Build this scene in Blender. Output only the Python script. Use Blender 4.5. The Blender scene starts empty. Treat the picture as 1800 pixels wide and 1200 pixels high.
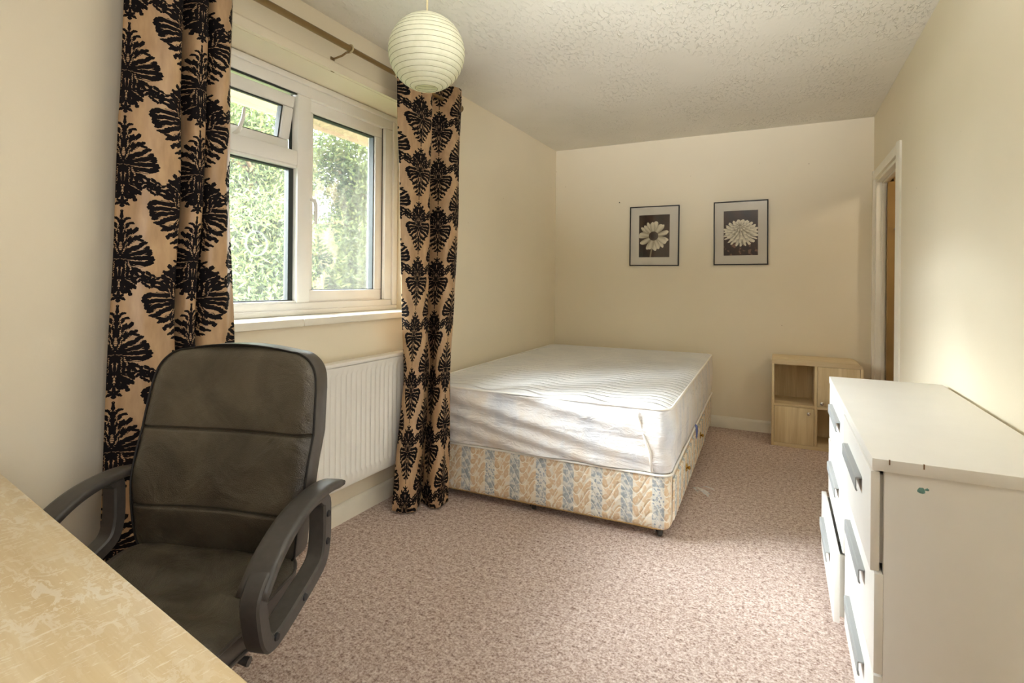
import bpy, bmesh, math, random
import numpy as np
from mathutils import Vector, Matrix, Euler, noise

random.seed(7)
rng = np.random.default_rng(7)
PI = math.pi
R = math.radians
scene = bpy.context.scene
col = scene.collection

# ------------------------------------------------------------------ camera, world, lights, exposure
XL, XR, YB, YN, H = -1.898, 0.602, 4.690, -2.60, 2.40      # window wall, right wall, back wall, near wall, ceiling
cam_d = bpy.data.cameras.new('camera')
cam = bpy.data.objects.new('camera', cam_d)
col.objects.link(cam)
cam_d.sensor_width = 36.0
cam_d.lens = 943.12 / 1800 * 36.0
cam_d.shift_y = -(600 - 495.09) / 1800
cam_d.clip_start = 0.02
yaw = R(26.62)
fwd = Vector((-math.sin(yaw), math.cos(yaw), 0))
rgt = Vector((math.cos(yaw), math.sin(yaw), 0))
up = Vector((0, 0, 1))
roll = R(0.5148)
r2 = rgt * math.cos(roll) + up * math.sin(roll)
u2 = up * math.cos(roll) - rgt * math.sin(roll)
m = Matrix((r2, u2, -fwd)).transposed().to_4x4()
m.translation = Vector((0, 0, 1.1709))
cam.matrix_world = m
scene.camera = cam

world = bpy.data.worlds.new('overcast_sky')
scene.world = world
world.use_nodes = True
wt = world.node_tree
bgn = wt.nodes['Background']
bgn.inputs[0].default_value = (0.90, 0.95, 1.0, 1)
bgn.inputs[1].default_value = 13.0


def area_light(name, loc, rot, sx, sy, power, color=(1, 1, 1), portal=False):
    d = bpy.data.lights.new(name, 'AREA')
    d.shape = 'RECTANGLE'
    d.size, d.size_y = sx, sy
    d.energy = power
    d.color = color
    if portal:
        d.cycles.is_portal = True
    o = bpy.data.objects.new(name, d)
    o.location = loc
    o.rotation_euler = rot
    col.objects.link(o)
    return o


# sky portal just outside the window (guides the sky light, gives none of its own)
area_light('window_portal', (-2.20, 1.88, 1.57), (0, R(-90), 0), 1.16, 1.42, 1, portal=True)
# two unseen soft lamps added beside the camera to fill the room: one bounced off the ceiling, a weak one turned to the window wall
def aimed(d):
    return Vector(d).to_track_quat('-Z', 'Y').to_euler()


lamp = area_light('bounce_fill', (0.05, -0.35, 1.50), aimed((-0.25, 1.7, 0.95)), 0.45, 0.45, 12, (0.95, 0.975, 1.0))
lamp.data.spread = R(62)
area_light('side_fill', (0.55, -0.35, 1.45), aimed((-1, -0.12, 0.0)), 0.9, 1.0, 9, (0.96, 0.98, 1.0))
# hazy sun behind thin cloud: very wide and soft, over the tree tops and under the eave
sun_d = bpy.data.lights.new('hazy_sun', 'SUN')
sun_d.energy = 27.0
sun_d.angle = R(44)
sun_d.color = (0.93, 0.96, 1.0)
sun = bpy.data.objects.new('hazy_sun', sun_d)
sun.rotation_euler = Vector((0.78, 0.36, -0.56)).to_track_quat('-Z', 'Y').to_euler()
col.objects.link(sun)

scene.view_settings.view_transform = 'Standard'
scene.view_settings.look = 'None'
scene.view_settings.gamma = 1
scene.view_settings.use_curve_mapping = False
scene.view_settings.exposure = 1.08
scene.cycles.use_denoising = True
scene.cycles.max_bounces = 14
scene.cycles.diffuse_bounces = 8
scene.cycles.transparent_max_bounces = 16
scene.cycles.sample_clamp_indirect = 8
scene.cycles.caustics_reflective = False
scene.cycles.caustics_refractive = False


# ------------------------------------------------------------------ node helpers
def lin(c):
    return tuple(((x / 255) / 12.92 if x / 255 <= 0.04045 else ((x / 255 + 0.055) / 1.055) ** 2.4) for x in c) + (1,)


class NT:
    """small wrapper round a material's node tree"""
    def __init__(s, name, rough=0.6, spec=0.4, base=None, metal=0.0):
        s.mat = bpy.data.materials.new(name)
        s.mat.use_nodes = True
        s.t = s.mat.node_tree
        s.n = s.t.nodes
        s.b = s.n['Principled BSDF']
        s.b.inputs['Roughness'].default_value = rough
        s.b.inputs['Specular IOR Level'].default_value = spec
        s.b.inputs['Metallic'].default_value = metal
        if base is not None:
            s.b.inputs['Base Color'].default_value = base

    def link(s, a, b):
        s.t.links.new(a, b)

    def put(s, sock, v):
        if hasattr(v, 'node'):
            s.link(v, sock)
        else:
            sock.default_value = v

    def node(s, typ, **kw):
        n = s.n.new(typ)
        for k, v in kw.items():
            setattr(n, k, v)
        return n

    def math(s, op, a, b=None, c=None, clamp=False):
        n = s.node('ShaderNodeMath', operation=op, use_clamp=clamp)
        s.put(n.inputs[0], a)
        if b is not None:
            s.put(n.inputs[1], b)
        if c is not None:
            s.put(n.inputs[2], c)
        return n.outputs[0]

    def coord(s, which='Object'):
        return s.node('ShaderNodeTexCoord').outputs[which]

    def sep(s, v):
        n = s.node('ShaderNodeSeparateXYZ')
        s.link(v, n.inputs[0])
        return n.outputs

    def comb(s, x, y, z=0.0):
        n = s.node('ShaderNodeCombineXYZ')
        s.put(n.inputs[0], x)
        s.put(n.inputs[1], y)
        s.put(n.inputs[2], z)
        return n.outputs[0]

    def scale(s, v, sc, loc=(0, 0, 0), rot=(0, 0, 0)):
        n = s.node('ShaderNodeMapping')
        s.link(v, n.inputs[0])
        n.inputs['Scale'].default_value = sc
        n.inputs['Location'].default_value = loc
        n.inputs['Rotation'].default_value = rot
        return n.outputs[0]

    def noise(s, v, sc, det=3, rough=0.5, out='Fac', dist=0.0):
        n = s.node('ShaderNodeTexNoise')
        if v is not None:
            s.link(v, n.inputs['Vector'])
        n.inputs['Scale'].default_value = sc
        n.inputs['Detail'].default_value = det
        n.inputs['Roughness'].default_value = rough
        n.inputs['Distortion'].default_value = dist
        return n.outputs[0 if out == 'Fac' else 1]

    def voro(s, v, sc, feature='F1', out='Distance', rnd=1.0):
        n = s.node('ShaderNodeTexVoronoi', feature=feature)
        if v is not None:
            s.link(v, n.inputs['Vector'])
        n.inputs['Scale'].default_value = sc
        n.inputs['Randomness'].default_value = rnd
        return n.outputs[out]

    def ramp(s, f, stops, interp='LINEAR'):
        n = s.node('ShaderNodeValToRGB')
        s.link(f, n.inputs[0])
        cr = n.color_ramp
        cr.interpolation = interp
        while len(cr.elements) < len(stops):
            cr.elements.new(0.5)
        for e, (p, c) in zip(cr.elements, stops):
            e.position = p
            e.color = c if len(c) == 4 else tuple(c) + (1,)
        return n.outputs[0]

    def mix(s, f, a, b, blend='MIX'):
        n = s.node('ShaderNodeMix', data_type='RGBA', blend_type=blend)
        s.put(n.inputs[0], f)
        s.put(n.inputs[6], a)
        s.put(n.inputs[7], b)
        return n.outputs[2]

    def bump(s, h, strength=0.3, dist=0.01, normal=None):
        n = s.node('ShaderNodeBump')
        s.link(h, n.inputs['Height'])
        n.inputs['Strength'].default_value = strength
        n.inputs['Distance'].default_value = dist
        if normal is not None:
            s.link(normal, n.inputs['Normal'])
        s.link(n.outputs[0], s.b.inputs['Normal'])
        return n.outputs[0]

    def color(s, c):
        s.put(s.b.inputs['Base Color'], c)

    def ellipses(s, vec, items):
        """union of ellipses (cx, cy, angle, a, b): returns the smallest normalised radius"""
        best = None
        for cx, cy, ang, a, b in items:
            if best is not None:            # chain the evaluation so that few values are live at a time
                k = s.node('ShaderNodeVectorMath', operation='MULTIPLY_ADD')
                s.link(best, k.inputs[0])
                k.inputs[1].default_value = (1e-9, 1e-9, 0)
                s.link(vec, k.inputs[2])
                vec = k.outputs[0]
            n = s.node('ShaderNodeMapping', vector_type='TEXTURE')
            s.link(vec, n.inputs[0])
            n.inputs['Location'].default_value = (cx, cy, 0)
            n.inputs['Rotation'].default_value = (0, 0, R(ang))
            n.inputs['Scale'].default_value = (a, b, 1)
            ln = s.node('ShaderNodeVectorMath', operation='LENGTH')
            s.link(n.outputs[0], ln.inputs[0])
            o = ln.outputs['Value']
            best = o if best is None else s.math('MINIMUM', best, o)
        return best


def plain(name, rgb, rough=0.5, spec=0.4, metal=0.0, var=0.04, sc=9.0):
    """one colour with a faint mottling"""
    t = NT(name, rough, spec, metal=metal)
    c = lin(rgb)
    n = t.noise(t.coord(), sc, 3)
    lo = tuple(max(0, x * (1 - var)) for x in c[:3])
    hi = tuple(min(1, x * (1 + var)) for x in c[:3])
    t.color(t.ramp(n, [(0.3, lo), (0.7, hi)]))
    return t.mat


# ------------------------------------------------------------------ materials
def wall_paint(name, rgb):
    t = NT(name, 0.75, 0.25)
    c = t.coord()
    n = t.noise(c, 1.3, 3)
    lo, hi = lin(rgb), lin([min(255, x + 5) for x in rgb])
    base = t.ramp(n, [(0.3, lo), (0.7, hi)])
    sp = t.voro(c, 5.0)
    dots = t.math('LESS_THAN', sp, 0.022)
    base = t.mix(t.math('MULTIPLY', dots, 0.45), base, lin((150, 125, 95)))
    t.color(base)
    t.bump(t.noise(c, 160, 2), 0.10, 0.002)
    return t.mat


M = {}
M['wall'] = wall_paint('magnolia_paint', (231, 221, 199))
t = NT('stippled_ceiling_paint', 0.85, 0.2)
c = t.coord()
t.color(t.ramp(t.noise(c, 2, 2), [(0.3, lin((222, 218, 206))), (0.7, lin((230, 226, 215)))]))
st = t.noise(t.scale(c, (1.0, 0.45, 1), rot=(0, 0, 0.35)), 62, 3, 0.6, dist=0.5)
st2 = t.noise(c, 2.6, 3)
hh = t.math('MULTIPLY', t.math('SMOOTH_MAX', t.math('SUBTRACT', st, 0.52), 0.0, 0.04), t.math('MULTIPLY', t.math('SUBTRACT', st2, 0.30), 2.4, clamp=True))
t.bump(hh, 0.8, 0.036)
M['ceiling'] = t.mat

t = NT('beige_twist_carpet', 0.95, 0.1)
c = t.coord()
n1 = t.noise(c, 120, 3, 0.7)
n2 = t.noise(c, 48, 2, 0.6)
n3 = t.noise(c, 2.0, 3)
mixn = t.math('ADD', t.math('MULTIPLY', n1, 0.65), t.math('MULTIPLY', n2, 0.35))
cc = t.ramp(mixn, [(0.36, lin((128, 104, 94))), (0.48, lin((198, 176, 165))), (0.62, lin((240, 227, 220)))])
cc = t.mix(t.math('MULTIPLY', n3, 0.25), cc, lin((172, 148, 130)))
t.color(cc)
t.bump(mixn, 0.9, 0.012)
M['carpet'] = t.mat

M['upvc'] = plain('white_upvc', (236, 234, 230), 0.3, 0.5, var=0.02)
M['gloss_white'] = plain('white_gloss_paint', (236, 231, 216), 0.35, 0.5, var=0.03)
M['radiator'] = plain('radiator_enamel', (238, 236, 230), 0.3, 0.5, var=0.02)
M['gasket'] = plain('dark_rubber_gasket', (52, 56, 54), 0.6, 0.3)
M['chrome'] = plain('brushed_chrome', (200, 200, 200), 0.25, 0.5, 1.0)
M['brass'] = plain('polished_brass', (214, 178, 92), 0.25, 0.5, 1.0)
M['rod_metal'] = plain('antique_brass_pole', (136, 112, 74), 0.35, 0.5, 0.7)
M['black_plastic'] = plain('black_plastic', (70, 66, 62), 0.42, 0.5, var=0.12, sc=60)
M['dark_metal'] = plain('dark_steel', (40, 40, 42), 0.4, 0.5, 0.6)
M['white_melamine'] = plain('white_melamine', (238, 236, 231), 0.32, 0.5, var=0.015)
M['handle_grey'] = plain('satin_grey_metal', (150, 152, 152), 0.55, 0.3, 0.0, var=0.02)
M['dark_gap'] = plain('dark_recess', (34, 28, 24), 0.8, 0.2)
M['mount'] = plain('cream_mount_card', (214, 208, 196), 0.85, 0.2, var=0.02)
M['frame_black'] = plain('black_lacquer_frame', (24, 20, 18), 0.35, 0.4)
M['cord'] = plain('cream_flex', (196, 180, 140), 0.6, 0.3)
M['rib_wire'] = plain('lantern_wire', (150, 147, 112), 0.6, 0.3)
M['brown_door'] = plain('brown_varnished_door', (150, 118, 66), 0.5, 0.4, var=0.2, sc=3)
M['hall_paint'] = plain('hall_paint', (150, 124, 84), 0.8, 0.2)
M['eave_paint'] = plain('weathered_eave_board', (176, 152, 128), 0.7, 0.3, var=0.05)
M['bark'] = plain('tree_bark', (118, 92, 70), 0.9, 0.2, var=0.3, sc=20)
M['lawn'] = plain('lawn', (66, 84, 40), 0.95, 0.1, var=0.3, sc=14)
M['ribbon'] = plain('blue_ribbon', (96, 108, 168), 0.5, 0.4)
M['teal_mark'] = plain('teal_paint_mark', (120, 164, 158), 0.7, 0.2, var=0.2, sc=120)
M['chip'] = plain('bare_chipboard', (120, 92, 66), 0.8, 0.2)
M['eyelet'] = plain('pale_brass_eyelet', (222, 204, 166), 0.35, 0.5, 0.3)
M['hem_gold'] = plain('gold_satin_lining', (196, 164, 110), 0.4, 0.4)

t = NT('clear_wrapper', 0.15, 0.5, (0.9, 0.92, 0.92, 1))
t.b.inputs['Alpha'].default_value = 0.35
M['clear_plastic'] = t.mat

# window glass: thin pane, mostly clear with a sky sheen and a whitish haze painted over the view
t = NT('window_glass')
tr = t.node('ShaderNodeBsdfTransparent')
tr.inputs[0].default_value = (0.96, 0.98, 0.97, 1)
gl = t.node('ShaderNodeBsdfGlossy')
gl.inputs['Roughness'].default_value = 0.02
df = t.node('ShaderNodeBsdfTranslucent')
df.inputs[0].default_value = (0.8, 0.8, 0.8, 1)
fr = t.node('ShaderNodeFresnel')
fr.inputs[0].default_value = 1.45
mx = t.node('ShaderNodeMixShader')
t.link(t.math('MULTIPLY', fr.outputs[0], 0.7), mx.inputs[0])
t.link(tr.outputs[0], mx.inputs[1])
t.link(gl.outputs[0], mx.inputs[2])
mx2 = t.node('ShaderNodeMixShader')
haze = t.noise(t.scale(t.coord(), (1, 6, 0.5)), 9, 4, 0.6)
t.link(t.math('MULTIPLY_ADD', haze, 0.017, 0.001), mx2.inputs[0])
t.link(mx.outputs[0], mx2.inputs[1])
t.link(df.outputs[0], mx2.inputs[2])
t.link(mx2.outputs[0], t.n['Material Output'].inputs[0])
M['glass'] = t.mat


def wood(name, light, dark, axis, sc=1.0, wear=False, rough=0.4):
    t = NT(name, rough, 0.4)
    c = t.coord()
    s3 = {'x': (0.9, 10, 10), 'y': (10, 0.9, 10), 'z': (10, 10, 0.9)}[axis]
    g = t.noise(t.scale(c, tuple(a * sc for a in s3)), 2.6, 5, 0.6, dist=0.6)
    s4 = {'x': (2, 90, 90), 'y': (90, 2, 90), 'z': (90, 90, 2)}[axis]
    f = t.noise(t.scale(c, s4), 2.0, 2, 0.6)
    gg = t.math('ADD', t.math('MULTIPLY', g, 0.75), t.math('MULTIPLY', f, 0.25))
    base = t.ramp(gg, [(0.32, lin(dark)), (0.5, lin([(a + b) / 2 for a, b in zip(light, dark)])), (0.64, lin(light))])
    if wear:
        w = t.noise(t.scale(c, (5, 9, 1), rot=(0, 0, 0.5)), 5.0, 6, 0.7, dist=1.0)
        zone = t.noise(c, 3.0, 3)
        wf = t.math('MULTIPLY', t.math('GREATER_THAN', w, 0.53), t.math('MULTIPLY', t.math('SUBTRACT', zone, 0.36), 4.0, clamp=True))
        fine = t.noise(t.scale(c, (24, 4, 1), rot=(0, 0, 0.9)), 9, 4, 0.7)
        wf2 = t.math('MULTIPLY', t.math('GREATER_THAN', fine, 0.60), 0.5)
        wf = t.math('MAXIMUM', t.math('MULTIPLY', wf, 0.6), wf2)
        base = t.mix(wf, base, lin((240, 234, 220)))
        t.put(t.b.inputs['Roughness'], t.math('MULTIPLY_ADD', wf, 0.3, 0.33))
    t.color(base)
    t.bump(f, 0.06, 0.002)
    return t.mat


M['desk_wood'] = wood('worn_beech_veneer', (222, 204, 168), (206, 182, 140), 'x', 0.8, wear=True)
M['desk_side'] = wood('beech_veneer_edge', (222, 190, 140), (200, 162, 108), 'x', 0.8)
M['cab_wood'] = wood('pale_oak_veneer', (224, 206, 168), (194, 170, 128), 'z', 0.6, rough=0.45)
M['cab_wood_h'] = wood('pale_oak_veneer_flat', (220, 202, 166), (200, 178, 138), 'x', 0.6, rough=0.45)

# office chair leather: dark olive brown with wrinkles and a grain
t = NT('worn_black_leather', 0.36, 0.55)
c = t.coord()
n = t.noise(c, 5, 5, 0.65, dist=0.6)
t.color(t.ramp(n, [(0.32, lin((54, 48, 39))), (0.5, lin((74, 67, 55))), (0.68, lin((92, 84, 69)))]))
g = t.voro(c, 420)
wr = t.noise(c, 9.0, 3, 0.5, dist=1.0)
t.bump(t.math('ADD', t.math('MULTIPLY', g, 0.05), t.math('MULTIPLY', wr, 0.8)), 0.45, 0.03)
M['leather'] = t.mat
M['leather_trim'] = plain('leather_side_band', (74, 68, 62), 0.38, 0.5, var=0.1, sc=40)
M['stitch'] = plain('black_seam', (34, 30, 26), 0.6, 0.3)

# lantern paper: thin, lets light through
t = NT('rice_paper', 0.9, 0.1)
c = t.coord()
pc = t.ramp(t.noise(c, 40, 4, 0.6), [(0.3, lin((226, 225, 198))), (0.7, lin((238, 236, 214)))])
t.color(pc)
tl = t.node('ShaderNodeBsdfTranslucent')
t.link(pc, tl.inputs[0])
mx = t.node('ShaderNodeMixShader')
mx.inputs[0].default_value = 0.35
t.link(t.b.outputs[0], mx.inputs[1])
t.link(tl.outputs[0], mx.inputs[2])
t.link(mx.outputs[0], t.n['Material Output'].inputs[0])
M['paper'] = t.mat

# leaves outside
def leaf_mat(name, dark, mid, lightc):
    t = NT(name, 0.6, 0.3)
    at = t.node('ShaderNodeAttribute')
    at.attribute_name = 'tint'
    pc = t.ramp(at.outputs['Fac'], [(0.0, lin(dark)), (0.5, lin(mid)), (1.0, lin(lightc))])
    t.color(pc)
    tl = t.node('ShaderNodeBsdfTranslucent')
    t.link(pc, tl.inputs[0])
    mx = t.node('ShaderNodeMixShader')
    mx.inputs[0].default_value = 0.4
    t.link(t.b.outputs[0], mx.inputs[1])
    t.link(tl.outputs[0], mx.inputs[2])
    t.link(mx.outputs[0], t.n['Material Output'].inputs[0])
    return t.mat


M['leaf_a'] = leaf_mat('conifer_needles', (50, 58, 44), (94, 106, 66), (146, 152, 86))
M['leaf_b'] = leaf_mat('grey_green_needles', (58, 68, 54), (90, 102, 76), (132, 140, 96))


# damask: black flock motifs on bronze satin, drawn as a union of leaf-shaped ellipses (centimetres)
def damask():
    t = NT('flocked_damask_satin', 0.42, 0.4)
    uv = t.sep(t.node('ShaderNodeUVMap').outputs[0])
    uc = t.math('MULTIPLY', uv[0], 100.0)
    vc = t.math('MULTIPLY', uv[1], 100.0)
    SP, RP = 16.2, 29.0
    leaves = [
        # crown: flower tip, small buds and stem leaves
        (0, 13.4, 90, .95, .42), (0.85, 13.0, 30, .95, .40), (0.6, 12.1, -35, .75, .36), (0, 11.2, 90, 1.1, .38),
        (0.9, 10.6, 55, 1.15, .50), (1.9, 10.4, 70, 1.0, .52), (2.5, 11.5, 80, .75, .50), (1.9, 9.0, 50, 1.5, .60), (3.2, 9.3, 60, .95, .55),
        (0.7, 8.9, 75, 1.3, .45), (1.6, 7.5, 35, 1.9, .75), (3.3, 7.7, 55, 1.2, .60), (3.0, 6.6, 15, 1.2, .50),
        # tulip of upright petals
        (0, 5.4, 90, 2.3, .34), (0.85, 5.0, 97, 2.4, .36), (1.7, 4.8, 88, 2.5, .40), (2.6, 4.9, 74, 2.3, .44), (3.5, 5.0, 60, 1.9, .50), (4.3, 4.5, 40, 1.3, .48),
        # flower sprays at the sides
        (5.4, 7.1, 90, .80, .42), (6.1, 6.4, 15, .85, .42), (5.0, 6.2, 150, .75, .40), (5.5, 5.5, 90, .75, .38), (6.8, 7.3, 60, .70, .38), (6.4, 5.2, 50, .80, .38), (7.2, 6.1, 30, .65, .34), (4.6, 7.6, 120, .7, .36),
        # wide curling fronds
        (0.7, 1.6, 90, 1.9, .85), (2.2, 2.0, 20, 2.2, .85), (4.4, 2.5, 12, 2.0, .80), (6.3, 2.2, -35, 1.2, .70), (6.9, 1.0, -80, .95, .60),
        (3.6, 0.7, 2, 2.9, .72), (6.0, -.1, -45, 1.3, .65), (6.4, -1.3, -95, .85, .50), (3.2, -.7, -14, 2.8, .75), (5.6, -2.0, -55, 1.3, .62), (2.6, -2.1, -30, 2.4, .70), (4.4, -3.3, -50, 1.5, .62), (5.3, -3.9, -20, .8, .45),
        # drop below, with its side leaves
        (0, -2.6, 90, 2.4, .95), (1.3, -3.9, -72, 2.3, .62), (2.6, -4.8, -58, 1.7, .58), (3.7, -5.6, -40, 1.1, .52), (4.3, -4.9, 10, .7, .42),
        (0.45, -6.4, -85, 2.0, .45), (1.5, -7.0, -65, 1.5, .55), (2.7, -7.4, -40, 1.2, .52), (3.2, -8.2, -70, .7, .42), (0, -8.8, 90, 2.3, .40),
        (1.2, -9.2, -60, 1.2, .50), (2.0, -9.9, -25, .75, .42), (0.6, -10.8, -70, 1.0, .40), (1.3, -11.3, -30, .7, .34), (0, -12.4, 90, 1.6, .30)]
    slits = [(0, -2.9, 90, 1.3, .36), (2.6, 1.35, 8, 2.5, .17), (5.2, 1.4, -12, 1.2, .15), (4.2, -.1, -10, 2.0, .15), (3.6, -1.5, -24, 1.9, .15),
             (1.0, -2.4, -75, 1.9, .15), (2.2, -3.5, -55, 1.5, .14), (0.85, -5.4, -80, 1.4, .14), (1.9, -6.0, -60, 1.2, .13), (1.25, 3.2, 88, 1.4, .15), (2.2, 3.2, 75, 1.4, .14),
             (2.4, 7.8, 40, 1.3, .12), (0.6, -8.2, -80, 1.3, .12), (4.4, 3.1, 14, 1.3, .13)]
    mask = None
    # two interleaved columns of motifs, the second one upside down and half a repeat lower
    for odd in (0, 1):
        xs_ = t.math('SUBTRACT', uc, SP * (odd + .5))
        cell = t.math('FLOOR', t.math('MULTIPLY_ADD', xs_, 1 / (2 * SP), .5))
        x = t.math('MULTIPLY', t.math('ABSOLUTE', t.math('MULTIPLY_ADD', cell, -2 * SP, xs_)), 1 / 1.26)
        y = t.math('SUBTRACT', t.math('FLOORED_MODULO', t.math('ADD', vc, odd * RP / 2), RP), RP / 2)
        if odd:
            y = t.math('MULTIPLY', y, -1.0)
        nz = t.node('ShaderNodeTexNoise')          # ragged leaf edges
        t.link(t.comb(x, y, 3.7 * odd), nz.inputs['Vector'])
        nz.inputs['Scale'].default_value = 1.5
        nz.inputs['Detail'].default_value = 1.0
        off = t.node('ShaderNodeVectorMath', operation='SUBTRACT')
        t.link(nz.outputs['Color'], off.inputs[0])
        off.inputs[1].default_value = (0.5, 0.5, 0.5)
        ma = t.node('ShaderNodeVectorMath', operation='MULTIPLY_ADD')
        t.link(off.outputs[0], ma.inputs[0])
        ma.inputs[1].default_value = (0.8, 0.8, 0)
        t.link(t.comb(x, y), ma.inputs[2])
        p = ma.outputs[0]
        if mask is not None:                       # evaluate the second set after the first
            k = t.node('ShaderNodeVectorMath', operation='MULTIPLY_ADD')
            t.link(mask, k.inputs[0])
            k.inputs[1].default_value = (1e-9, 1e-9, 0)
            t.link(p, k.inputs[2])
            p = k.outputs[0]
        e1 = t.ellipses(p, leaves)
        m1 = t.math('LESS_THAN', e1, 1.08)
        k = t.node('ShaderNodeVectorMath', operation='MULTIPLY_ADD')
        t.link(e1, k.inputs[0])
        k.inputs[1].default_value = (1e-9, 1e-9, 0)
        t.link(p, k.inputs[2])
        m2 = t.math('LESS_THAN', t.ellipses(k.outputs[0], slits), 1.0)
        bars = t.math('GREATER_THAN', t.math('FLOORED_MODULO', y, 0.55), 0.17)
        one = t.math('MULTIPLY', m1, t.math('SUBTRACT', 1.0, t.math('MULTIPLY', m2, bars)))
        mask = one if mask is None else t.math('MAXIMUM', mask, one)
    sat = t.noise(t.scale(t.coord(), (14, 14, 4)), 2.0, 3, 0.6)
    gold = t.ramp(sat, [(0.3, lin((160, 128, 94))), (0.7, lin((190, 158, 120)))])
    t.color(t.mix(mask, gold, lin((20, 16, 18))))
    t.put(t.b.inputs['Roughness'], t.math('MULTIPLY_ADD', mask, 0.5, 0.38))
    t.put(t.b.inputs['Specular IOR Level'], t.math('MULTIPLY_ADD', mask, -0.35, 0.5))
    fine = t.noise(t.coord(), 14, 3)
    t.bump(t.math('MULTIPLY_ADD', mask, 0.12, fine), 0.25, 0.008)
    return t.mat


M['damask'] = damask()


def ticking():
    """divan fabric: cream ground, tan leaf stripes, blue-grey flower stripes, wavy quilting"""
    t = NT('printed_divan_fabric', 0.75, 0.3)
    uv = t.sep(t.node('ShaderNodeUVMap').outputs[0])
    uc = t.math('MULTIPLY', uv[0], 100.0)
    vc = t.math('MULTIPLY', uv[1], 100.0)
    W = 14.4
    ci = t.math('FLOOR', t.math('DIVIDE', uc, W))
    odd = t.math('FLOORED_MODULO', ci, 2.0)
    x = t.math('SUBTRACT', t.math('SUBTRACT', uc, t.math('MULTIPLY', ci, W)), W / 2)      # -7.2 .. 7.2, blue stripe at the centre
    HV = 15.0
    y = t.math('SUBTRACT', t.math('FLOORED_MODULO', t.math('MULTIPLY_ADD', odd, 6.0, vc), HV), HV / 2)
    xl_ = t.math('SUBTRACT', t.math('FLOORED_MODULO', t.math('ADD', x, W), W), W / 2)      # leaf stripe coordinates
    pl = t.comb(xl_, y)
    wob = t.noise(t.comb(uc, vc), 0.9, 2, out='Color')
    off = t.node('ShaderNodeVectorMath', operation='SUBTRACT')
    t.link(wob, off.inputs[0])
    off.inputs[1].default_value = (0.5, 0.5, 0.5)
    ma = t.node('ShaderNodeVectorMath', operation='MULTIPLY_ADD')
    t.link(off.outputs[0], ma.inputs[0])
    ma.inputs[1].default_value = (1.2, 1.2, 0)
    t.link(pl, ma.inputs[2])
    lf = t.ellipses(ma.outputs[0], [(-3.0, 4.6, 105, 2.7, 1.15), (0.3, 5.4, 65, 2.1, 1.0), (3.0, 3.4, 50, 2.0, 1.0), (-0.2, 1.2, 160, 2.2, 1.15), (-3.1, -1.0, 35, 1.9, 1.0),
                                    (2.4, -0.6, 60, 2.0, 1.2), (-1.2, -3.4, 125, 2.4, 1.1), (2.2, -4.4, 80, 2.2, 1.1), (-3.2, -6.0, 60, 1.8, 1.0)])
    leafm = t.math('LESS_THAN', lf, 1.12)
    vein = t.math('LESS_THAN', lf, 0.25)
    leafm = t.math('MULTIPLY', leafm, t.math('SUBTRACT', 1.0, t.math('MULTIPLY', vein, 0.5)))
    grd = t.ramp(t.noise(t.comb(uc, vc), 0.35, 3), [(0.35, lin((240, 234, 222))), (0.65, lin((236, 222, 198)))])
    c1 = t.mix(t.math('MULTIPLY', leafm, 0.62), grd, lin((206, 168, 118)))
    # blue stripe
    inb = t.math('LESS_THAN', t.math('ABSOLUTE', x), 2.75)
    bl = t.noise(t.comb(uc, vc), 0.42, 4, 0.6)
    blue = t.ramp(bl, [(0.40, lin((160, 168, 174))), (0.50, lin((186, 190, 192))), (0.56, lin((226, 224, 216)))])
    dots = t.math('LESS_THAN', t.voro(t.comb(uc, vc), 0.75, rnd=0.6), 0.42)
    cen = t.math('LESS_THAN', t.voro(t.comb(uc, vc), 0.75, rnd=0.6), 0.16)
    dots = t.math('MULTIPLY', dots, t.math('SUBTRACT', 1.0, cen))
    blueb = t.mix(dots, lin((228, 226, 218)), lin((160, 170, 180)))
    upper = t.math('GREATER_THAN', y, -1.5)
    blue2 = t.mix(t.math('MULTIPLY', odd, upper), blue, blueb)
    cl = t.mix(inb, c1, blue2)
    # quilting
    tri = t.math('PINGPONG', t.math('ADD', uc, 3.0), W / 2)
    sm = t.node('ShaderNodeMapRange', interpolation_type='SMOOTHSTEP')
    t.link(tri, sm.inputs[0])
    sm.inputs[2].default_value = W / 2
    ph = t.math('MULTIPLY_ADD', sm.outputs[0], 9.0, t.math('MULTIPLY', vc, -1.0))
    q = t.math('ABSOLUTE', t.math('SUBTRACT', t.math('FLOORED_MODULO', ph, 5.6), 2.8))
    line = t.math('LESS_THAN', q, 0.30)
    cl = t.mix(t.math('MULTIPLY', line, 0.85), cl, lin((248, 244, 234)))
    t.color(cl)
    t.bump(t.math('MINIMUM', q, 1.4), 0.35, 0.006)
    return t.mat


M['ticking'] = ticking()

# mattress fabrics
t = NT('quilted_mattress_top', 0.8, 0.3)
c = t.coord()
s = t.sep(c)
wv = t.math('SINE', t.math('MULTIPLY', s[0], 19.0))
ph = t.math('FLOORED_MODULO', t.math('MULTIPLY_ADD', wv, 0.024, s[1]), 0.070)
q = t.math('ABSOLUTE', t.math('SUBTRACT', ph, 0.035))
wr = t.noise(t.scale(c, (5, 9, 5)), 3, 4, 0.6, dist=0.5)
t.color(t.ramp(t.noise(c, 5, 3), [(0.3, lin((226, 227, 230))), (0.7, lin((236, 236, 236)))]))
t.bump(t.math('ADD', t.math('MULTIPLY', t.math('MINIMUM', q, 0.014), 1.3), t.math('MULTIPLY', wr, 0.020)), 0.9, 0.5)
M['quilt'] = t.mat
t = NT('thin_white_cover', 0.55, 0.4)
c = t.coord()
n = t.noise(t.scale(c, (2.4, 2.4, 1.2), rot=(0, 0, 0)), 4, 3)
t.color(t.ramp(n, [(0.3, lin((212, 214, 220))), (0.5, lin((232, 230, 230))), (0.7, lin((232, 224, 216)))]))
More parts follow.
